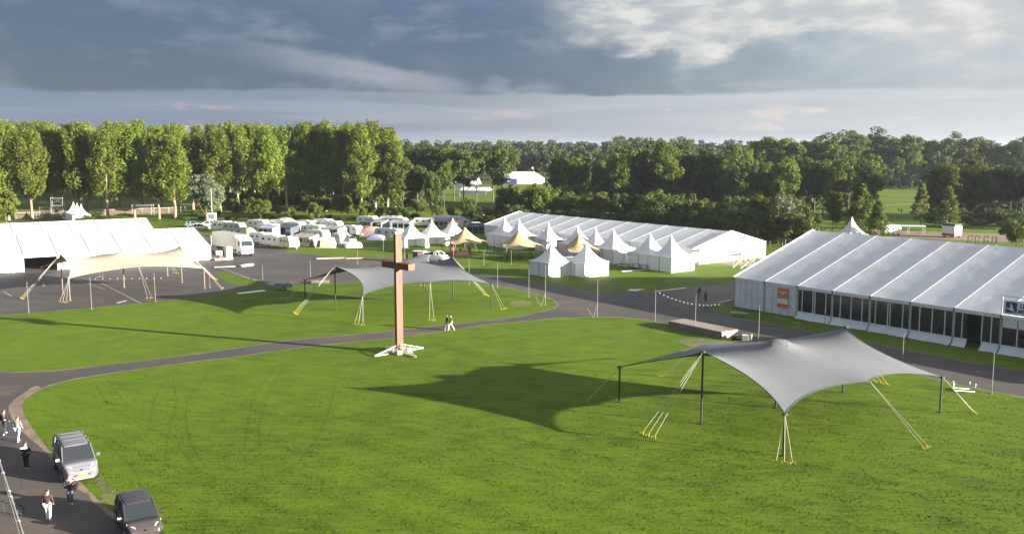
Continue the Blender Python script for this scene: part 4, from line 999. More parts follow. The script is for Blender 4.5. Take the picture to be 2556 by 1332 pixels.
for (q, lb) in (((1491, 791), 'crossed struts leaning on the pole at the back edge of the main lawn'), ((1361, 762), 'crossed struts leaning on the pole at the tip of the middle lawn')):
    p = at(*q); t = thing('strut_pair', lb, 'strut', p, R(20)); MB().tube([(0,0,1.6),(-.7,-.4,0)], .03, 6).build('strut', M['timber_grey'], t); MB().tube([(-.7,-.4,0),(-1.4,-.2,1.2)], .03, 6).build('strut', M['timber_grey'], t)
# light mast by the hedge
p = at(530, 562); t = thing('light_mast', 'tall light mast with a cabinet at its foot, left of the hedge', 'mast', p)
MB().tube([(0,0,0),(0,0,height_at(470, p.y))], [.22,.14], 8).build('shaft', M['pole'], t); MB().box(-1.0, 1.0, -.5, .5, 1.4, 3.2).build('cabinet', M['white_paint'], t); MB().box(-.8,.8,-.52,-.501,1.7,2.9).build('cabinet_door', M['alu'], t)
MB().cbox((0,0,height_at(470, p.y)), .5, .3, .3).build('lamp_head', M['alu'], t)
# leaning mast at the lower left edge
t = thing('leaning_mast', 'leaning metal mast with clamps crossing the lower left corner', 'mast', at(92, 1440))
A_ = at(92, 1440); B_ = at(-22, 1090, 3.2) - A_
MB().tube([(0,0,0), B_], .06, 8).build('shaft', M['pole'], t)
for k in (.18, .35, .52, .56, .7, .8, .84): q = B_*k; MB().tube([q - B_.normalized()*.05, q + B_.normalized()*.05], .1, 8).build('clamp', M['alu'], t)
MB().tube([B_, at(60, 1370) - A_], .02, 5).build('guy_wire', M['rope'], t)
# ---------------------------------------------------------------- vehicles
def ring(x, secs):
    """closed cross-section at x from (half width, z) pairs listed bottom to top"""
    return [(x, w, z) for w, z in secs] + [(x, -w, z) for w, z in reversed(secs)]
def wheel(t, x, y, r, w):
    s = 1 if y > 0 else -1
    ty = MB().tube([(x, y - w/2*s, r), (x, y - w*.45*s, r), (x, y + w*.45*s, r), (x, y + w/2*s, r)], [r*.93, r, r, r*.93], 20).build('tyre', M['rubber'])
    wh = bpy.data.objects.new('wheel', None); COL.objects.link(wh); wh.parent = t; ty.parent = wh
    MB().tube([(x, y + w*.3*s, r), (x, y + (w/2+.012)*s, r)], r*.62, 12).build('rim', M['alu'], wh)
def quadp(name, pts, m, t, off=.0): return MB().add(pts, [tuple(range(len(pts)))]).build(name, m, t)
def road_vehicle(label, cat, name, p, rz, paint, Ln, W_, belt, roof, nose, cowl, wbase, taper, rear, plate=True, rails=False, grille=True, bars=False):
    """x forward. body lofted to the belt line, dark glasshouse, painted roof, pillars"""
    t = thing(name, label, cat, p, rz); h = W_/2
    st = [(-Ln/2, .90, .40, belt*.98), (-Ln/2+.10, .97, .28, belt), (-Ln*.3, 1, .22, belt), (cowl-.1, 1, .22, belt), (cowl+.15, .99, .22, belt*.985), (cowl+.75, .97, .22, nose+.12), (Ln/2-.35, .93, .24, nose), (Ln/2-.08, .84, .30, nose-.16), (Ln/2, .74, .36, nose-.34)]
    body = MB().loft([ring(x, [(h*w*.86, zb), (h*w*.98, zb+.12), (h*w, (zb+zt)*.5), (h*w*.985, zt-.12), (h*w*.93, zt-.02), (h*w*.80, zt)]) for x, w, zb, zt in st]).build('body', paint, t)
    body.modifiers.new('sub', 'SUBSURF').levels = 1; body.modifiers['sub'].render_levels = 2
    xr0, xr1 = -Ln/2 + rear, cowl - taper
    hr = h*.80; hb = h*.93
    G = [ring(-Ln/2+.07, [(hb, belt-.03), (hb*.99, belt+.02)]), ring(xr0, [(hb, belt-.03), (hr, roof-.05)]), ring(xr1, [(hb, belt-.03), (hr, roof-.05)]), ring(cowl+.12, [(hb*.97, belt-.04), (hb*.93, belt-.0)])]
    gl = MB().loft(G, smooth=False).build('glasshouse', M['car_glass'], t)
    rf = MB().loft([ring(xr0-.06, [(hr*.96, roof-.09), (hr*.90, roof-.03)]), ring(xr0+.12, [(hr+.02, roof-.07), (hr*.93, roof+.01)]), ring((xr0+xr1)/2, [(hr+.03, roof-.07), (hr*.94, roof+.04)]), ring(xr1-.15, [(hr+.02, roof-.07), (hr*.93, roof+.015)]), ring(xr1+.06, [(hr*.96, roof-.10), (hr*.90, roof-.05)])]).build('roof', paint, t)
    rf.modifiers.new('sub', 'SUBSURF').render_levels = 2
    xs = [xr0 + (xr1-xr0)*q for q in ((.0, .36, .68) if Ln > 4.6 else (.05, .52))]
    for s in (-1, 1):
        for x in xs: MB().tube([(x-.02, s*(hb+.005), belt-.03), (x+.02, s*(hr+.012), roof-.06)], .05, 5).build('pillar', paint, t)
        MB().tube([(cowl+.1, s*hb*.965, belt-.03), (xr1+.02, s*(hr+.0), roof-.07)], .045, 5).build('pillar', paint, t)
        if rails: MB().tube([(xr0+.1, s*hr*.92, roof+.02), (xr0+.2, s*hr*.92, roof+.09), (xr1-.3, s*hr*.92, roof+.09), (xr1-.2, s*hr*.92, roof+.02)], .02, 5).build('roof_rail', paint, t)
        mr = MB().loft([[(cowl-.15+a*.08, s*(h+.04), belt+.08+b_*.09) for a, b_ in ((-1,-1),(1,-1),(1,1),(-1,1))], [(cowl-.13+a*.09, s*(h+.24), belt+.1+b_*.11) for a, b_ in ((-1,-1),(1,-1),(1,1),(-1,1))]]); mr.build('wing_mirror', paint, t)
        hl = MB().loft([[(Ln/2-.16, s*h*.50, nose-.22), (Ln/2-.16, s*h*.50, nose-.10), (Ln/2-.24, s*h*.52, nose-.06)], [(Ln/2-.52, s*h*.93, nose-.16), (Ln/2-.52, s*h*.93, nose+.03), (Ln/2-.62, s*h*.90, nose+.07)]], smooth=False); o = hl.build('headlight', M['lamp'], t); o.location.x = .06
        for wx in (-wbase/2-.05, wbase/2+.05): 
            wheel(t, wx, s*(h-.10), .33, .22)
            MB().tube([(wx, s*(h-.16), .36), (wx, s*(h+.006), .36)], .40, 16).build('wheel_arch', M['black'], t)
        MB().box(-Ln*.30, Ln*.16, s*(h+.004)-.008, s*(h+.004)+.008, .42, .50).build('side_trim', M['black'], t)
        for x in (xs[-1], xs[1] if len(xs) > 1 else 0): MB().box(x-.09, x+.07, s*(h*.995)-.02, s*(h*.995)+.02, belt-.17, belt-.13).build('door_handle', M['chrome'], t)
        MB().box(-Ln/2+.02, -Ln/2+.08, s*h*.78-.06, s*h*.78+.06, .8, belt-.05).build('tail_lamp', M['red'], t)
    if bars:
        for q in (.12, .38, .66): MB().box(xr0+(xr1-xr0)*q-.05, xr0+(xr1-xr0)*q+.05, -hr*.78, hr*.78, roof+.035, roof+.055).build('roof_rib', M['silver'], t)
    if grille:
        g = Ln/2
        MB().loft([[(g-.06, -h*.52, nose-.62), (g-.06, h*.52, nose-.62), (g-.10, h*.60, nose-.42), (g-.10, -h*.60, nose-.42)], [(g+.02, -h*.46, nose-.60), (g+.02, h*.46, nose-.60), (g-.01, h*.54, nose-.44), (g-.01, -h*.54, nose-.44)]], smooth=False).build('grille', M['black'], t)
        MB().box(g-.12, g-.02, -h*.42, h*.42, nose-.33, nose-.26).build('upper_grille', M['chrome'], t)
        MB().tube([(g-.03, 0, nose-.24), (g+.0, 0, nose-.25)], .07, 10).build('badge', M['navy'] if bars else M['chrome'], t)
        MB().loft([[(g-.25, -h*.86, .30), (g-.25, h*.86, .30), (g-.25, h*.86, .46), (g-.25, -h*.86, .46)], [(g+.05, -h*.66, .30), (g+.05, h*.66, .30), (g+.04, h*.66, .44), (g+.04, -h*.66, .44)]]).build('bumper', paint if not bars else M['silver'], t)
    if plate: MB().box(Ln/2+.055, Ln/2+.07, -.26, .26, nose-.60, nose-.48).build('number_plate', M['plate'], t)
    ip = MB().box(xr1+.1, cowl-.25, -h*.5, h*.5, belt-.02, belt+.0)
    return t
pv = at(160, 1118); pf = at(195, 1192)
dv, Lv, rzv = frame(pv, pf)
mid = at(188, 1172); fc = at(207, 1207); ctr = fc - Vector((math.cos(R(-56)), math.sin(R(-56)), 0)) * 2.5
road_vehicle('silver passenger van parked at the kerb on the left, facing the camera', 'van', 'parked_van', ctr, R(-56), M['silver'], 4.97, 2.0, 1.22, 1.97, 1.12, 1.35, 2.95, .75, .22, bars=True)
fc = at(366, 1352); cc = fc - Vector((math.cos(R(-58)), math.sin(R(-58)), 0)) * 2.15; road_vehicle('dark brown-grey hatchback parked at the lawn edge, at the bottom', 'car', 'parked_car', (cc.x, cc.y, 0), R(-58), M['taupe'], 4.3, 1.82, .92, 1.52, .88, .95, 2.6, .85, .45)
for (px, py, pnt, lb, rz) in ((483, 566, 'car_blue', 'blue-grey estate car behind the left marquee ridge', 20), (502, 573, 'white_paint', 'white car left of the light mast, nearer one', 5), (515, 566, 'white_paint', 'white car directly left of the light mast cabinet', -160),
                          (873, 605, 'white_paint', 'white car with dark windows by the caravans, behind the small dome tent', -60), (903, 579, 'red', 'dark red car between caravan and salmon tent', -150)):
    p = at(px, py); road_vehicle(lb, 'car', 'parked_car', p, R(rz), M[pnt], 4.3, 1.78, .92, 1.5, .86, .95, 2.6, .85, .4, plate=False)
# white delivery van behind the middle grey tent
p = at(1083, 655); road_vehicle('white panel van behind the middle grey tent, right of the cross', 'van', 'parked_van', p, R(-20), M['white_paint'], 5.3, 2.0, 1.5, 2.1, 1.15, 1.6, 3.1, .55, 3.0, plate=False)
p = at(1048, 654); t = thing('box_trailer', 'small dark-sided box trailer with white end beside the panel van', 'trailer', p, R(-15))
MB().box(-1.0, 1.0, -.8, .8, .5, 1.9).build('body', M['orange_pale'], t); MB().box(-1.03, -.1, -.83, .83, .48, 1.93).build('side_panel', M['black'], t); MB().box(-1.08, 1.05, -.88, .88, 1.94, 2.0).build('roof', M['white_paint'], t)
for s in (-1, 1): wheel(t, 0, s*.85, .3, .2)

# truck
pa = at(602, 641); pb = at(521, 623); d, Lx_, rzt = frame(pb, pa); nrm = Vector((-d.y, d.x, 0))
t = thing('truck', 'white box truck with a violet bumper beside the left marquee', 'truck', pa - d*5.4 + nrm*1.25, rzt)
MB().box(-8.2, 3.0, -1.25, 1.25, 1.15, 3.75).build('cargo_box', M['cream_paint'], t); MB().box(-8.22, 3.02, -1.27, 1.27, 3.755, 3.80).build('box_roof', M['pale_grey'], t)
MB().box(-8.25, -8.2, -1.2, 1.2, 1.2, 3.6).build('rear_door', M['orange_pale'], t)
MB().box(-8.0, 3.2, -.45, .45, .75, 1.1).build('chassis', M['black'], t)
cabp = [(3.15, .55), (3.15, 3.25), (3.5, 3.45), (4.3, 3.4), (5.05, 2.95), (5.3, 1.85), (5.4, 1.7), (5.4, .55)]
cab = MB().prism(cabp, -1.22, 1.22).build('cab', M['white_paint'], t); bevel(cab, .08)
MB().add([(5.12, -1.05, 2.85), (5.12, 1.05, 2.85), (5.335, 1.1, 1.9), (5.335, -1.1, 1.9)], [(3,2,1,0)]).build('windscreen', M['car_glass'], t)
MB().box(4.95, 5.18, -1.15, 1.15, 2.9, 3.02).build('sun_visor', M['black'], t)
for s in (-1, 1):
    MB().add([(4.1, s*1.225, 1.95), (5.1, s*1.225, 1.95), (4.95, s*1.225, 2.75), (4.1, s*1.225, 2.75)], [(0,1,2,3) if s < 0 else (3,2,1,0)]).build('side_window', M['car_glass'], t)
    MB().box(5.1, 5.25, s*1.32-.1, s*1.32+.1, 1.9, 2.6).build('mirror', M['black'], t)
    MB().box(5.41, 5.47, s*.95-.22, s*.95+.22, .95, 1.2).build('headlight', M['lamp'], t)
    for x in (4.45, -4.6, -5.9): wheel(t, x, s*1.1, .5, .3)
    MB().box(-3.4, 2.6, s*1.2-.03, s*1.2+.03, .5, .95).build('side_guard', M['alu'], t)
MB().box(5.38, 5.52, -1.24, 1.24, .45, 1.35).build('bumper', M['purple'], t); MB().box(5.525, 5.54, -.26, .26, .55, .68).build('number_plate', M['sign_white'], t)
MB().box(5.40, 5.43, -.9, .9, 1.4, 1.75).build('front_panel', M['white_paint'], t)

# caravans
def caravan(px, py, rz, label, Ln=5.6, W_=2.2, H=2.35, body='white_paint', name='caravan', motor=False):
    p = at(px, py); t = thing(name, label, 'caravan' if not motor else 'motorhome', p, R(rz), 'caravans and motorhomes on the camp meadow' ); h = W_/2
    prof = [(-Ln/2, .5), (-Ln/2-.05, 1.2), (-Ln/2+.15, 2.0), (-Ln/2+.5, H), (Ln/2-.7, H+.03), (Ln/2-.2, 2.0), (Ln/2+.05, 1.35), (Ln/2, .5)]
    b_ = MB().prism(prof, -h, h).build('body', M[body], t); bevel(b_, .07)
    for s in (-1, 1):
        for (x0, x1) in ((-Ln*.34, -Ln*.22), (-Ln*.03, Ln*.07), (Ln*.25, Ln*.34)): MB().box(x0, x1, s*(h+.006)-.008, s*(h+.006)+.008, 1.38, 1.78).build('side_window', M['car_glass'], t)
        MB().box(-Ln*.48, Ln*.48, s*(h+.004)-.006, s*(h+.004)+.006, .88, .95).build('trim_stripe', M['alu'], t)
        wheel(t, -.2 if not motor else -Ln*.28, s*(h-.15), .3, .2)
        if motor: wheel(t, Ln*.34, s*(h-.15), .3, .2)
    MB().box(Ln/2+.04, Ln/2+.07, -h*.6, h*.6, 1.45, 1.80).build('front_window', M['pale_grey'], t)
    MB().box(-Ln/2-.06, -Ln/2-.03, -h*.6, h*.6, 1.35, 1.85).build('rear_window', M['car_glass'], t)
    MB().box(-.5, .5, -.35, .35, H+.03, H+.13).build('roof_hatch', M['pale_grey'], t)
    MB().box(-1.9, -1.4, -.3, .3, H+.03, H+.10).build('roof_hatch', M['black'], t)
    if not motor: MB().tube([(Ln/2, -.5, .5), (Ln/2+1.1, 0, .48), (Ln/2, .5, .5)], .05, 5).build('drawbar', M['alu'], t); MB().tube([(Ln/2+.9, 0, 0), (Ln/2+.9, 0, .6)], .05, 6).build('jockey_wheel', M['alu'], t)
    return t
for (px, py, rz, lb, L_, mo) in (
  (652, 608, -35, 'white caravan nearest the truck, right of it', 5.4, 0), (682, 615, -38, 'long white caravan with dark windows, second right of the truck', 6.4, 0), (722, 620, -50, 'cream-white caravan standing front on at the road edge', 4.6, 0),
  (851, 609, -55, 'short white caravan behind the small dome tent', 4.0, 0), (878, 588, -35, 'big white caravan with its lit front, right of the grey awning', 5.4, 0), (556, 576, -20, 'white caravan behind the truck, by the light mast', 5.0, 0),
  (585, 580, -25, 'pale motorhome behind the truck roof', 5.6, 1), (645, 572, -25, 'white caravan at the back, with a light awning roof, left end of the camp', 5.6, 0), (672, 584, -30, 'lilac-striped caravan behind the first row', 5.6, 0),
  (700, 572, -28, 'white caravan in the back row under the beige roof tent', 5.2, 0), (735, 578, -30, 'white caravan in the middle row with grey awning roof', 5.8, 0), (765, 574, -30, 'white caravan in the back row left of the bright bush', 5.4, 0),
  (783, 586, -30, 'white caravan with a raised roof hatch behind the brown awning', 6.0, 0), (808, 570, -28, 'white caravan at the back, below the bright bush', 5.4, 0), (828, 576, -30, 'large white caravan with charcoal awning frame', 5.8, 0),
  (795, 600, -35, 'white caravan joined to the brown awning at the front', 5.2, 0), (918, 562, -25, 'white caravan at the back below the tall poplars', 5.6, 0), (978, 562, -20, 'white motorhome left of the cross top, in the back row', 6.2, 1),
  (992, 566, -20, 'white caravan behind the top of the cross', 5.4, 0), (972, 596, -35, 'large pale motorhome just left of the cross', 7.0, 1), (1060, 566, -15, 'white caravan behind the first two open pagodas', 5.6, 0),
  (1105, 560, -15, 'white caravan behind the middle open pagoda', 6.0, 0), (1142, 562, -15, 'white caravan with rounded tent roof behind the right open pagoda', 5.6, 0), (1178, 568, -10, 'white caravan at the left end of the central marquee', 5.2, 0)):
    caravan(px, py, rz, lb, L_, motor=bool(mo), body='pale_grey' if 'pale' in lb else ('white_paint' if 'cream' not in lb else 'cream_paint'))
def awning(px, py, rz, label, m='grey_awning', w=4.5, dp=2.8, h1=2.4, h2=1.9, kind='awning', roofm=None):
    p = at(px, py); t = thing('awning_tent', label, 'awning', p, R(rz), 'awnings on the camp meadow')
    G = [[(-w/2+w*i/8, dp/2-dp*j/4, h1-(h1-h2)*j/4 - .06*math.sin(math.pi*i/4)**2 - .05*math.sin(math.pi*j/4)) for j in range(5)] for i in range(9)]
    MB().grid(G[::-1]).build('roof', M[roofm or m], t)
    y = -dp/2
    MB().box(-w/2, w/2, y-.02, y+.02, .02, h2-.03).build('front_wall', M[m], t)
    for s in (-1, 1): MB().add([(s*w/2, y, .02), (s*w/2, dp/2, .02), (s*w/2, dp/2, h1-.03), (s*w/2, y, h2-.03)], [(0,1,2,3)]).build('side_wall', M[m], t)
    for k in range(3): MB().box(-w/2+.25+k*w/3, -w/2+w/3-.15+k*w/3, y-.04, y-.025, .8, h2-.35).build('window', M['car_glass'] if k != 1 else M['interior_shade'], t)
    for k in range(4): MB().tube([(-w/2+k*w/3, y-.04, 0), (-w/2+k*w/3, y-.04, h2)], .035, 5).build('pole', M['alu'], t)
    return t
for a_ in ((762, 612, -30, 'brown-roofed awning tent with a clear window, front row middle', 'brown_awning', 5, 3), (833, 590, -25, 'grey awning with dark windows beside the lit caravan', 'grey_awning', 4.5, 3), (862, 588, -35, 'grey awning attached to the lit white caravan', 'grey_awning', 2.8, 2.2),
           (945, 572, -30, 'grey peaked awning with dark openings left of the white motorhome', 'grey_awning', 4, 3), (962, 570, -20, 'charcoal awning between two motorhomes', 'dark_awning', 3.6, 3), (920, 572, -30, 'open-sided awning in front of the back caravan', 'dark_awning', 3.6, 2.6),
           (1105, 568, -12, 'grey-blue awning between the open pagodas', 'grey_awning', 3.6, 2.5), (1190, 582, -8, 'dark awning beside the central marquee end', 'dark_awning', 4.2, 3), (718, 586, -30, 'charcoal awning in shade behind the first caravans', 'dark_awning', 5, 3),
           (672, 588, -30, 'lilac-topped awning behind the first caravans', 'lilac', 4.5, 2.4), (800, 574, -25, 'brown-grey awning at the back under the bright bush', 'brown_awning', 4.5, 2.8), (1005, 574, -15, 'lilac-grey awning right behind the cross top', 'grey_awning', 4.5, 2.6)):
    awning(*a_)
def ridge_tent(px, py, rz, label, m, w=2.6, l=3.4, h=1.9, nm='tent'):
    p = at(px, py); t = thing(nm, label, 'tent', p, R(rz)); G = []
    for i in range(9):
        x = -l/2 + l*i/8; e = 1 - .28*abs(2*i/8-1)**3
        G.append([(x, w/2*math.cos(math.pi*k/10)*(1+.05*math.sin(k)), h*e*math.sin(math.pi*k/10)**.8) for k in range(11)])
    MB().grid(G).build('flysheet', M[m], t)
    for i in (0, 8): MB().add(G[i], [tuple(range(11))]).build('end_panel', M[m], t)
    MB().add([(l/2+.02, -.35, .05), (l/2+.02, .35, .05), (l/2+.02, 0, h*.6)], [(0,1,2)]).build('door', M['interior_shade'], t)
    for s in (-1, 1): MB().tube([(s*l/2, 0, h*.6), (s*(l/2+.8), 0, 0)], .012, 4).build('guy_rope', M['strap'], t)
    return t
ridge_tent(882, 617, 20, 'small pale lilac dome tent on the lawn left of the cross', 'pvc_wall', 2.2, 3.2, 1.2)
ridge_tent(860, 614, 10, 'small dark grey tent tucked behind the dome tent', 'grey_awning', 1.8, 2.6, 1.0)
ridge_tent(930, 589, -15, 'salmon tunnel tent left of the pale motorhome', 'pinkish', 3.4, 5.0, 2.2)
ridge_tent(940, 598, -15, 'low grey-lilac tent in front of the salmon tunnel tent', 'lilac', 2.4, 3.6, 1.2)
ridge_tent(620, 592, -40, 'pale green-yellow dome tent behind the truck cab', 'lime', 3.2, 3.2, 2.3)
ridge_tent(712, 571, -20, 'beige tent roof standing above the back caravans', 'cream_cloth', 3.4, 5.5, 2.9)
ridge_tent(1186, 574, 0, 'round white tent beside the end of the central marquee', 'pvc', 3.0, 4.0, 2.0)
ridge_tent(1138, 570, 0, 'salmon-white round tent behind the right open pagoda', 'pinkish', 3.0, 4.0, 2.2)
# trapezoid porch awning with blue camping table
p = at(815, 617); t = thing('porch_awning', 'off-white trapezoid porch awning at the front of the camp', 'awning', p, R(-12))
MB().loft([[(-1.9,-1.3,0),(2.3,-1.4,0),(1.9,1.3,0),(-1.9,1.3,0)], [(-1.5,-.9,1.75),(1.3,-.7,1.75),(1.2,1.0,2.0),(-1.5,1.0,2.0)]], smooth=False).build('fabric', M['cream_paint'], t)
MB().add([(-1.6,-1.26,.1),(-.9,-1.24,.1),(-.85,-.95,1.45),(-1.35,-.95,1.45)], [(0,1,2,3)]).build('doorway', M['interior_shade'], t).location = (0,-.03,0)
for q, lb in (((778, 615), 'blue folding camping chair left of the porch awning'), ((787, 617), 'blue folding camping table left of the porch awning')):
    p = at(*q); t = thing('camping_chair' if 'chair' in lb else 'camping_table', lb, 'chair' if 'chair' in lb else 'table', p, R(-20))
    if 'chair' in lb: MB().box(-.25,.25,-.25,.25,.4,.44).build('seat', M['blue'], t); MB().box(-.25,.25,.22,.26,.45,.95).build('backrest', M['blue'], t)
    else: MB().box(-.5,.5,-.3,.3,.68,.72).build('table_top', M['car_blue'], t)
    for sx in (-.22,.22):
        for sy in (-.22,.22): MB().tube([(sx,sy,0),(sx,sy,.4 if 'chair' in lb else .68)], .02, 5).build('leg', M['alu'], t)
# white-green container stage at the camp back
p = at(1183, 562); t = thing('tall_cabin', 'tall pale cabin on the camp edge, above the central marquee end', 'cabin', p, R(-5))
MB().box(-2.9, 2.9, -1.2, 1.2, .6, 3.6).build('body', M['pale_grey'], t); MB().box(-2.2, -.8, -1.22, -1.2, 1.6, 3.2).build('window', M['sign_white'], t); MB().box(.2, 2.2, -1.22, -1.2, 1.6, 3.2).build('window', M['sign_white'], t)
for s in (-1, 1): 
    for x in (-2, 2): wheel(t, x, s*1.0, .5, .3)

# ---------------------------------------------------------------- distant camp and marquee
p = at(1298, 458); t = thing('marquee', 'distant white marquee with blue side walls beyond the thicket', 'marquee', p, R(-3))
hx, hy, he, hr = 13.5, 6.5, 2.9, 6.6
MB().add([(-hx,-hy,he),(hx,-hy,he),(hx,hy,he),(-hx,hy,he),(-hx+5.5,0,hr),(hx-5.5,0,hr)], [(0,1,5,4),(1,2,5),(2,3,4,5),(3,0,4)]).build('roof', M['pvc'], t)
for k in range(9):
    x0 = -hx + k*3; MB().box(x0+.06, x0+2.94, -hy+.05, -hy+.1, 0, he-.02).build('wall_panel', M['blue'] if k < 4 else M['pvc_wall'], t)
    if k in (1, 2): MB().box(x0+.5, x0+2.5, -hy+.02, -hy+.04, 1.2, 2.2).build('window', M['sign_white'], t)
for s in (-1, 1): MB().box(s*hx-.04, s*hx+.04, -hy+.1, hy, 0, he-.02).build('wall_panel', M['blue'] if s < 0 else M['pvc_wall'], t)
MB().tube([(hx-6,0,hr),(hx-6,0,hr+2.8)], .15, 6).build('flagpole', M['pole'], t); MB().box(hx-7, hx-6, -.05, .05, hr+1.6, hr+2.6).build('flag', M['sign_white'], t)
for (px, py, w, dp, h1, h2, m, lb) in ((1160, 474, 14, 8, 6.5, 2.8, 'pvc', 'distant open-sided white tent with a steep roof'), (1188, 488, 12, 7, 3.6, 2.2, 'pvc_wall', 'distant pale grey flat tent in the gap of the trees'), (1168, 470, 6, 5, 4.5, 2.5, 'pvc', 'distant small white tent'), (1128, 470, 7, 5, 4.2, 2.4, 'pvc', 'distant white tent partly behind leaves, leftmost in the gap'),
       (1020, 440, 6, 5, 4, 2.4, 'pvc', 'speck of a distant white tent between the dark trees'), (335, 442, 12, 5, 4, 2.4, 'pvc', 'distant white tent between the left poplars'), (400, 455, 5, 3, 3, 2, 'pvc', 'tiny distant white tent right of the left poplar gap'), (900, 470, 8, 5, 4.5, 2.5, 'pvc', 'white tent glimpsed between poplar trunks'), (815, 478, 8, 5, 3.5, 2.2, 'pale_grey', 'grey-white tent glimpsed low between poplar trunks')):
    p = at(px, py); t = thing('distant_tent', lb, 'tent', p, R(-20))
    MB().add([(-w/2,-dp/2,h2),(w/2,-dp/2,h2),(w/2,dp/2,h2),(-w/2,dp/2,h2),(-w/2,0,h1),(w/2,0,h1)], [(0,1,5,4),(2,3,4,5),(1,2,5),(3,0,4)]).build('roof', M[m], t)
    MB().box(-w/2+.1, w/2-.1, -dp/2+.1, -dp/2+.15, 0, h2-.02).build('wall', M['pvc_wall'], t); MB().box(-w/2+.05, -w/2+.1, -dp/2, dp/2, 0, h2-.02).build('wall', M['pvc_wall'], t)
# far left fence and scaffolds
fa, fb_ = at(14, 548), at(478, 530); d, Lf, rz = frame(fa, fb_)
t = thing('fence', 'long low rusty mesh fence with white rails beyond the left marquee', 'fence', fa, rz)
nf = int(Lf / 2.6)
for k in range(nf + 1): MB().box(k*2.6-.06, k*2.6+.06, -.06, .06, 0, 1.9).build('post', M['pole'], t)
for k in range(nf):
    mb = MB(); x0 = k*2.6+.08
    for j in range(9): mb.box(x0+j*.28, x0+j*.28+.05, -.02, .02, .15, 1.6)
    for z in (.2, .55, .9, 1.25): mb.box(x0, x0+2.45, -.025, .025, z, z+.06)
    mb.build('mesh_panel', M['fence_red'], t)
MB().box(0, nf*2.6, -.05, .05, 1.68, 1.8).build('rail', M['plank'], t)
def scaffold(px, py, rz, label, w=2.5, dp=1.8, h=4, lv=2, m='alu'):
    p = at(px, py); t = thing('scaffold', label, 'scaffold', p, R(rz))
    for x in (-w/2, w/2):
        for y in (-dp/2, dp/2): MB().tube([(x,y,0),(x,y,h)], .035, 6).build('upright', M[m], t)
    for k in range(1, lv+1):
        z = h*k/lv - .3; mb = MB()
        for y in (-dp/2, dp/2): mb.tube([(-w/2,y,z),(w/2,y,z)], .03, 5); 
        for x in (-w/2, w/2): mb.tube([(x,-dp/2,z),(x,dp/2,z)], .03, 5)
        mb.build('ledger', M[m], t); z0 = h*(k-1)/lv
        for y in (-dp/2, dp/2): MB().tube([(-w/2,y,z0+.1),(w/2,y,z)], .025, 5).build('brace', M[m], t); MB().tube([(w/2,y,z0+.1),(-w/2,y,z)], .025, 5).build('brace', M[m], t)
        MB().box(-w/2, w/2, -dp/2, dp/2, z-.10, z-.05).build('deck', M['plank'], t)
    return t
scaffold(117, 545, 10, 'small scaffold tower beyond the left marquee, left one', 3, 2, 3.4, 1); scaffold(146, 546, 15, 'tall scaffold tower beyond the left marquee by the three pagodas', 3, 2, 6.2, 3); scaffold(358, 538, 5, 'wide scaffold frame at the fence, under the poplars', 5.5, 2.5, 3.4, 2)
scaffold(1856, 668, 40, 'metal scaffold stair tower at the gable of the central marquee', 3.6, 1.6, 4.4, 2); scaffold(1880, 652, 40, 'low scaffold with orange plank right of the stair tower', 3.0, 1.5, 2.0, 1)
for k, (px, py) in enumerate(((2420, 622), (2438, 623), (2460, 624), (2480, 626))):
    p = at(px, py); t = thing('goal_frame', f'wooden frame on the grass behind the right marquee, {ORD[k]} of four', 'frame', p, R(30), 'four wooden frames behind the right marquee')
    for x in (-.7, .7): MB().box(x-.07, x+.07, -.07, .07, 0, 2.6).build('post', M['plank'], t)
    MB().box(-.8, .8, -.08, .08, 2.6, 2.75).build('top_rail', M['plank'], t); MB().tube([(-.7,0,.3),(.7,0,2.3)], .05, 5).build('brace', M['plank'], t)
# red and white bus-like trailer behind the right marquee
p = at(2375, 592); t = thing('promo_trailer', 'red and white high-sided trailer behind the right marquee', 'trailer', p, R(-62)); t.scale = (.62, .62, .72)
MB().box(-2.6, 2.6, -2.0, 2.0, .5, 1.25).build('lower_body', M['red'], t); MB().box(-2.6, 2.6, -2.0, 2.0, 1.25, 3.6).build('body', M['white_paint'], t); MB().box(-1.8, 2.4, 2.0, 2.03, 1.7, 2.6).build('side_panel', M['red'], t)
MB().box(-2.5, 2.5, -1.9, 1.9, 3.6, 4.3).build('roof_unit', M['dark_awning'], t); MB().box(2.6, 2.63, -1.2, 1.2, 2.0, 2.4).build('lettering_strip', M['dark_awning'], t); MB().box(2.6, 2.64, 1.3, 1.8, 1.9, 2.7).build('window', M['car_glass'], t)
for s in (-1, 1): 
    for x in (-1.6, 1.6): wheel(t, x, s*1.85, .45, .3)
caravan(2222, 587, 10, 'white camper by the field behind the right marquee ridge', 4.2, motor=True)
p = at(2260, 583); t = thing('flat_tent', 'long flat white canopy right of the white camper behind the ridge', 'canopy', p, R(-8)); t.scale = (.6, .6, .8); MB().box(-5, 7, -1.5, 1.5, 2.2, 2.45).build('roof', M['pvc'], t)
for x in (-4.8, 1, 6.8):
    for y in (-1.3, 1.3): MB().tube([(x,y,0),(x,y,2.2)], .06, 5).build('post', M['alu'], t)
for k, px in enumerate((2196, 2215, 2240, 2262)):
    p = at(px, 612); t = thing('garden_table', f'small garden table behind the marquee ridge, {ORD[k]} of four', 'table', p, R(k*20), 'garden tables behind the right marquee')
    MB().box(-.9,.9,-.5,.5,.72,.78).build('table_top', M['plank'], t)
    for s in (-1, 1): MB().box(s*.7-.05, s*.7+.05, -.4, .4, 0, .72).build('leg', M['alu'], t)

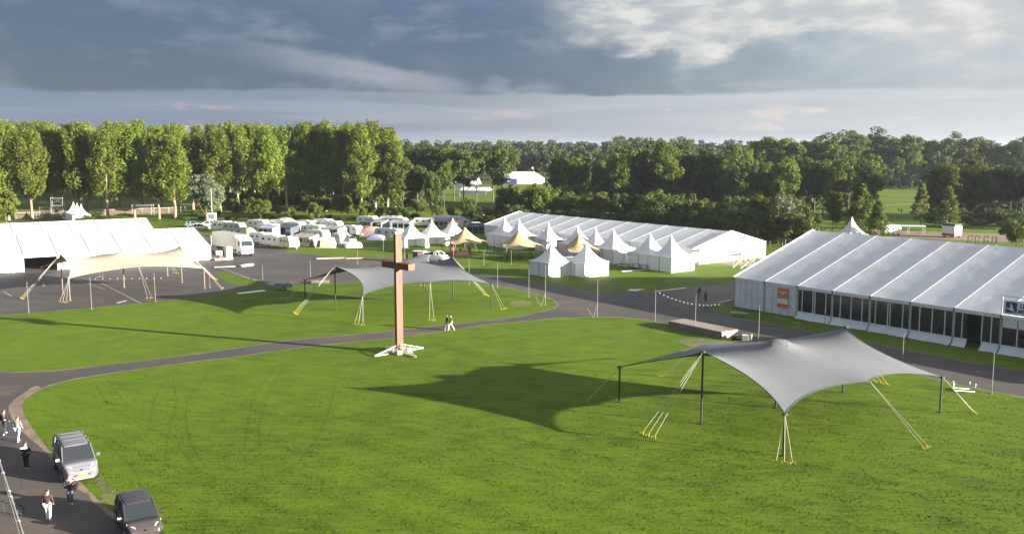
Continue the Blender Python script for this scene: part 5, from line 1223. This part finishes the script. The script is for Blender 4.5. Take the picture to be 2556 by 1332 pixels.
# ---------------------------------------------------------------- odds and ends on the grounds
q = [at(1668, 816), at(1801.5, 845), at(1842, 838)]
d, Ls, rz = frame(q[0], q[1]); t = thing('low_stage', 'long low wooden stage with planked top at the road edge', 'stage', q[0], rz); W3 = (q[2] - q[1]).length
W3 = min(W3, 3.2); MB().box(.03, Ls-.03, .03, W3-.03, 0, .66).build('skirt', M['timber_grey'], t); MB().box(Ls-.028, Ls+.02, 0, W3, 0, .70).build('end_panel', M['plank'], t)
pm = MB().box(.0, .34, 0, W3, .665, .71).mesh('plank'); k = 0; x = 0
while x < Ls - .35: obj('plank', pm, M['timber_grey'] if k % 7 != 3 else M['plank'], t, (x, 0, U(0, .008))); x += .37; k += 1
p = at(1851, 848); t = thing('crate_pile', 'low pile of boxes and boards right of the wooden stage', 'crates', p, R(-20))
MB().box(-1.0, .6, -.5, .5, 0, .25).build('base_board', M['black'], t); MB().box(.1, .75, -.6, .1, .05, .62).build('crate', M['sign_white'], t); MB().box(.85, 1.05, -.5, .4, 0, .66).build('crate', M['plank'], t); MB().box(-1.0, -.5, -.2, .5, .25, .45).build('crate', M['timber_grey'], t)
p = at(2405, 978); t = thing('bench_frame', 'white upturned metal bench frame on the grass right of the near grey tent', 'frame', p, R(-12)); mb = MB()
mb.tube([(-.75,0,.75),(-.75,0,.08),(.9,0,.08),(.9,0,.75)], .05, 6); mb.build('front_frame', M['white_paint'], t); MB().tube([(-.6,.9,.7),(-.6,.9,.08),(.7,.9,.08),(.7,.9,.7)], .05, 6).build('rear_frame', M['white_paint'], t); MB().tube([(-.7,0,.08),(-.6,.9,.08)], .05, 6).build('crosspiece', M['white_paint'], t)
for (px, py, lb, w) in ((1845, 789, 'grey metal bench on the verge at the marquee corner', 2.0), (1770, 768, 'grey metal handcart beside the standing man', 1.5)):
    p = at(px, py); t = thing('metal_bench' if 'bench' in lb else 'handcart', lb, 'bench' if 'bench' in lb else 'cart', p, R(-25))
    MB().box(-w/2, w/2, -.35, .35, .38, .46).build('top', M['alu'], t)
    if 'cart' in lb: MB().box(-w/2, w/2, -.38, -.34, .46, .8).build('side_board', M['alu'], t)
    for sx in (-1, 1):
        for sy in (-1, 1): MB().tube([(sx*w*.42, sy*.3, 0), (sx*w*.42, sy*.3, .38)], .035, 5).build('leg', M['alu'], t)
def slabs(pts, lb, m='grass_pale', h=.06, nm='board'):
    a, b2 = at(*pts[0]), at(*pts[1]); d, Ln, rz = frame(a, b2); t = thing(nm, lb, 'board', a, rz); n = max(1, int(Ln/2.4))
    for k in range(n): MB().box(k*Ln/n+.02, (k+1)*Ln/n-.02, 0, pts[2], .02, h + .02*random.random()).build('plank', M[m], t)
slabs(((598, 734), (665, 726), 1.0), 'pale sheet lying on the road edge left of the middle lawn', 'sign_white'); slabs(((1640, 728), (1714, 719), .3), 'long white board lying along the right road edge', 'sign_white')
slabs(((1566, 725), (1590, 727), 1.2), 'pale board lying beside the road, left of the long board', 'sign_white'); slabs(((1590, 727), (1612, 723), 1.2), 'salmon-coloured board lying beside the road', 'orange_pale')
slabs(((1553, 678), (1616, 674), .5), 'long white board lying on the tents lawn before the pagodas', 'sign_white'); slabs(((604, 666), (634, 662), .7), 'bright white beam lying on the car park right of the truck', 'sign_white', .3)
slabs(((535, 668), (588, 666), .5), 'pale beams lying on the car park below the truck', 'grass_pale', .15); slabs(((790, 647), (860, 645), .6), 'row of planks at the far edge of the car park', 'plank', .2); slabs(((863, 646), (905, 645), .4), 'planks at the car park edge left of the cross', 'plank', .15)
slabs(((1800, 757), (1830, 750), .6), 'pale beam at the corner of the right marquee', 'plank', .1)
slabs(((292, 757), (316, 751), .4), 'dark rail lying by the lawn edge under the cream tent', 'timber_grey', .08)
# flatbed trailer with bags, left of the middle grey tent
p = at(710, 723); t = thing('trailer', 'small flatbed trailer loaded with white and blue bags', 'trailer', p, R(4)); MB().box(-1.2, 1.2, -.6, .6, .4, .5).build('bed', M['alu'], t)
for k in range(7):
    x = -1.0 + k*.33; bm_ = MB().tube([(x,U(-.3,.3),.5),(x,U(-.2,.2),.75),(x+.05,0,.95+U(0,.2))], [.22,.24,.08], 7); bm_.build('bag', M[['sign_white', 'car_blue', 'sign_white'][k % 3]], t)
MB().box(-1.25, 1.25, -.65, -.6, .5, 1.0).build('side_board', M['car_blue'], t)
for s in (-1, 1): wheel(t, 0, s*.65, .28, .18)
p = at(800, 706); t = thing('pallet_stack', 'dark low stack of pallets under the middle grey tent', 'pallets', p, R(10))
for k in range(3): MB().box(-1.3, 1.3, -.6, .6, .15*k, .15*k+.1).build('pallet', M['timber_grey'], t)
# steps and equipment at the end of the left marquee
e = LM_r; t = thing('loading_ramp', 'beige loading ramp and boxes at the right end of the left marquee', 'ramp', (e.x + 1.6, e.y + .6, 0), LM_rz if 'LM_rz' in globals() else R(33))
MB().box(-1.2, 2.0, -.8, 1.6, 0, .35).build('platform', M['plank'], t); MB().box(1.0, 2.1, -.2, 1.2, .36, 2.3).build('cabinet', M['cream_cloth'], t); MB().box(-.6, .4, .2, 1.3, .36, 1.6).build('equipment_box', M['alu'], t); MB().box(-.4, .2, -.5, 0, .36, .9).build('equipment_box', M['red'], t)
t = thing('dark_container', 'dark rack behind the left marquee end beside the truck', 'rack', at(545, 612), R(30))
for x in (-1.5, 0, 1.5): MB().box(x-.05, x+.05, -.6, .6, 0, 2.2).build('upright', M['alu'], t)
for z in (1, 2.1): MB().box(-1.5, 1.5, -.55, .55, z-.05, z).build('shelf', M['alu_dark'], t)

# ---------------------------------------------------------------- people
def skinned(name, verts, edges, rad, m, parent, lvl=1):
    me = bpy.data.meshes.new(name); me.from_pydata(verts, edges, []); o = bpy.data.objects.new(name, me); COL.objects.link(o)
    sk = o.modifiers.new('s', 'SKIN'); sk.use_smooth_shade = True
    for i, r in enumerate(rad): me.skin_vertices[0].data[i].radius = (r, r) if not isinstance(r, tuple) else r
    me.skin_vertices[0].data[0].use_root = True
    o.modifiers.new('u', 'SUBSURF').levels = lvl
    dg = bpy.context.evaluated_depsgraph_get(); dg.update(); n = bpy.data.meshes.new_from_object(o.evaluated_get(dg)); bpy.data.objects.remove(o)
    n.materials.clear(); return obj(name, n, m, parent)
cloth_cache = {}
def cloth(c):
    if c not in cloth_cache: cloth_cache[c] = mat('clothing_fabric', c, .85, noise=(.12, 8))
    return cloth_cache[c]
def person(px, py, rz, label, top, legs, stride=.25, H=1.78, hair=None, arms=(0, 0), shoes=(.6, .6, .6), seat=False, base=None, bend=.0, armf=(0.0, 0.0)):
    p = base if base is not None else at(px, py); s = H/1.78
    t = thing('person', label, 'person', p, R(rz)); t.scale = (s, s, s)     # x forward
    hz = .95 if not seat else .95; st = stride
    hipL, hipR = (0, .10, hz-.05), (0, -.10, hz-.05)
    if seat: kL, kR, fL, fR = (.42, .14, .82), (.40, -.14, .86), (.25, .14, .38), (.35, -.14, .5)
    else: kL, kR, fL, fR = (st*.6, .10, .50), (-st*.25, -.10, .50), (st*.75, .10, .08), (-st*.95, -.10, .10)
    ch = (.02+bend*.5, 0, 1.36); nk = (.03+bend, 0, 1.52); hd = (.05+bend*1.15, 0, 1.66)
    aL, aR = arms; shL, shR = (bend*.8, .19, 1.43), (bend*.8, -.19, 1.43)
    def arm(sh, a, sgn, fwd): 
        e = (sh[0] + .10*a + .18*fwd, sh[1] + sgn*.07, sh[2] - .29 + .08*fwd); w = (e[0] + .12 + .16*a + .12*fwd, e[1] - sgn*.04*(1+fwd*3), e[2] - .22 + .26*fwd); return e, w
    eL, wL = arm(shL, -st*1.2 + aL, 1, armf[0]); eR, wR = arm(shR, st*1.2 + aR, -1, armf[1])
    hand = lambda w: (w[0]+.05, w[1], w[2]-.07)
    body_v = [(0, 0, hz), (0, 0, 1.15), ch, nk, hd, (hd[0]+.01, 0, 1.76), hipL, kL, fL, (fL[0]+.15, fL[1], .04), hipR, kR, fR, (fR[0]+.15, fR[1], .04), shL, eL, wL, hand(wL), shR, eR, wR, hand(wR)]
    if seat: body_v[9] = (fL[0]+.15, fL[1], fL[2]-.06); body_v[13] = (fR[0]+.15, fR[1], fR[2]-.06)
    ed = [(0,1),(1,2),(2,3),(3,4),(4,5),(0,6),(6,7),(7,8),(8,9),(0,10),(10,11),(11,12),(12,13),(2,14),(14,15),(15,16),(16,17),(2,18),(18,19),(19,20),(20,21)]
    rd = [.13,.12,.14,.055,.095,.07,.085,.058,.042,.038,.085,.058,.042,.038,.055,.042,.032,.035,.055,.042,.032,.035]
    skinned('body', body_v, ed, rd, M['skin'], t, 2)
    skinned('trousers', [body_v[i] for i in (0, 6, 7, 8, 10, 11, 12)], [(0,1),(1,2),(2,3),(0,4),(4,5),(5,6)], [.155,.11,.078,.062,.11,.078,.062], cloth(legs), t)
    skinned('jacket', [(0,0,.93)] + [body_v[i] for i in (1, 2)] + [(nk[0], 0, 1.47), body_v[14], body_v[15], body_v[16], body_v[18], body_v[19], body_v[20]], [(0,1),(1,2),(2,3),(2,4),(4,5),(5,6),(2,7),(7,8),(8,9)], [.165,.15,.175,.075,.078,.062,.048,.078,.062,.048], cloth(top), t)
    skinned('hair', [(hd[0]-.05, 0, 1.62), (hd[0]-.03, 0, 1.70), (hd[0]+.0, 0, 1.76)], [(0,1),(1,2)], [.07,.10,.075], hair or M['hair'], t)
    for f, f2 in ((body_v[8], body_v[9]), (body_v[12], body_v[13])):
        skinned('shoe', [(f[0]-.04, f[1], max(.05, f2[2]+.01)), (f2[0], f2[1], max(.045, f2[2]))], [(0,1)], [.055,.045], cloth(shoes), t)
    return t
DK = (.015,.015,.02)
person(12, 1083, 80, 'person in black with a pale shoulder bag walking away at the left edge', DK, (.02,.02,.025), .3)
person(46, 1101, 85, 'person in a grey top and light blue jeans walking away on the left road', (.22,.22,.23), (.30,.38,.50), .25)
person(66, 1170, 95, 'person in black clothes with a white band across the shoulders, behind the van', (.02,.016,.018), (.012,.014,.02), .1, arms=(.1, .0), armf=(.5, .5))
person(176, 1258, 105, 'person in dark clothes and red cap holding a bag before the silver van', (.03,.03,.045), (.05,.06,.08), .12, hair=M['red'], armf=(0, .9))
person(122, 1299, 95, 'person in a dark maroon jacket and white trousers at the bottom left', (.045,.02,.022), (.62,.66,.68), .1)
cpl = at(1119, 824); person(0, 0, 185, 'walker with a pale face and dark jacket on the path, left of a couple', (.02,.02,.03), (.25,.27,.30), .3, base=cpl + Vector((-.15, .25, 0)))
person(0, 0, 175, 'walker in dark brown jacket and cream trousers on the path, right of a couple', (.06,.03,.02), (.62,.54,.42), .4, base=cpl + Vector((.30, -.05, 0)))
person(1761, 755, 150, 'man in dark clothes standing on the road near the marquee corner', (.02,.022,.035), (.02,.02,.028), .1)
for k, (px, py, c) in enumerate(((2243, 531, DK), (2250, 533, DK))): person(px, py, 80, ['tiny figure in dark clothes on the bright field, left one', 'tiny figure in dark clothes on the bright field, right one'][k], c, c, .2)
for k, (px, py) in enumerate(((1577, 661), (1598, 663), (1615, 667))): person(px, py, 250, f'person in dark clothes standing in front of the gable pagodas, {ORD[k]} from the left', DK, (.03,.03,.05), .05, H=1.6)
person(1016, 652, 200, 'man in grey standing just right of the cross, before the open pagodas', (.10,.12,.14), (.05,.06,.08), .1)
# white band and bag
def near(px, py, z): return at(px, py)
p = at(66, 1170); t = thing('shoulder_band', 'white band worn across the shoulders of the person in black', 'band', p + Vector((0, -.2, 0))); MB().loft([[(-.2,-.02,1.36),(-.2,.0,1.46),(-.2,.05,1.46),(-.2,.05,1.36)], [(.2,-.02,1.36),(.2,.0,1.46),(.2,.05,1.46),(.2,.05,1.36)]]).build('band', M['sign_white'], t)
p = at(176, 1258); t = thing('carried_bag', 'dark bag carried by the person in front of the van', 'bag', p + Vector((.35, -.25, 0))); MB().tube([(0,0,.95),(.05,0,1.1),(.25,.05,1.3)], [.12,.17,.08], 8).build('bag', M['black'], t); MB().tube([(0,0,1.3),(.1,0,1.5),(.3,.05,1.3)], .015, 5).build('strap', M['black'], t)
def bicycle(p, rz, label, cargo=False, name='bicycle'):
    t = thing(name, label, 'bicycle' if not cargo else 'cargo bike', p, rz); r = .34
    for x in (-.52, .55):
        n_ = 20; pts = [(x + r*math.cos(2*math.pi*k/n_), 0, r + r*math.sin(2*math.pi*k/n_)) for k in range(n_+1)]
        wh = MB().tube(pts, .022, 6).build('wheel', M['rubber'], t); mb = MB()
        for k in range(8): mb.tube([(x,0,r), (x + r*math.cos(k*.785), 0, r + r*math.sin(k*.785))], .004, 3)
        mb.build('spokes', M['alu'], wh)
    mb = MB(); 
    for a, b_ in (((-.52,0,r),(-.1,0,.3)), ((-.1,0,.3),(-.22,0,.85)), ((-.22,0,.8),(.36,0,.85)), ((-.1,0,.3),(.38,0,.8)), ((.55,0,r),(.34,0,1.0)), ((-.52,0,r),(-.22,0,.8))): mb.tube([a, b_], .022, 6)
    mb.build('frame', M['black'], t); MB().tube([(.3,-.28,1.02),(.34,0,1.04),(.3,.28,1.02)], .018, 6).build('handlebar', M['alu'], t); MB().box(-.36,-.1,-.08,.08,.88,.94).build('saddle', M['black'], t)
    if cargo:
        MB().box(-2.1, -.75, -.55, .55, .35, .95).build('cargo_box', M['cream_paint'], t); MB().box(-2.15, -.7, -.6, .6, .955, 1.0).build('cargo_lid', M['lime'], t)
        for s in (-1, 1): wheel(t, -1.4, s*.62, .3, .08)
    return t
bicycle(at(18, 1290), R(8), 'cargo trike with a pale box behind the leaning mast at the left edge', True, 'cargo_trike')
p = at(1745, 737); bicycle(p, R(-120), 'bicycle ridden over the road junction near the marquee corner')
person(0, 0, -120, 'cyclist in a light blue jacket riding toward the path', (.30,.38,.42), (.06,.05,.08), seat=True, base=p + Vector((.12, .18, -.02)), bend=.18, armf=(.9, .9))
for k, px in enumerate((1560, 1588, 1606)):
    p = at(px, 668 + k*2); t = thing('beer_bench', f'bench and table set in front of the gable pagodas, {ORD[k]} from the left', 'bench', p, MM_rz, 'bench sets before the pagodas')
    MB().box(-1.1,1.1,-.25,.25,.72,.76).build('table_top', M['plank'], t); MB().box(-1.1,1.1,-.65,-.4,.42,.46).build('bench_seat', M['sign_white'], t)
    for s in (-1,1): MB().box(s*.9-.03, s*.9+.03, -.25, .25, 0, .72).build('leg', M['alu'], t)
p = at(1290, 646); t = thing('rope_fence', 'low dark rope fence round the beige star tents', 'fence', p, R(0))
for k in range(12):
    x = -11 + k*2; MB().tube([(x,0,0),(x,0,.95)], .03, 5).build('post', M['black_pole'], t)
for z in (.5, .92): MB().tube([(-11,0,z),(11,0,z)], .015, 4).build('rope', M['rope'], t)

# ---------------------------------------------------------------- the air
if HAZE:
    hm = bpy.data.materials.new('haze'); hm.use_nodes = True; ht = hm.node_tree; ht.nodes.clear()
    pv_ = ht.nodes.new('ShaderNodeVolumePrincipled'); pv_.inputs['Color'].default_value = (.80, .87, 1, 1); pv_.inputs['Density'].default_value = .00009; pv_.inputs['Anisotropy'].default_value = .3
    oo = ht.nodes.new('ShaderNodeOutputMaterial'); ht.links.new(pv_.outputs[0], oo.inputs['Volume'])
    hb_ = MB().box(-3050, 3050, -350, 4550, -1.5, 45).build('haze', hm); tag(hb_, 'thin evening air over the whole grounds', 'haze', kind='stuff')
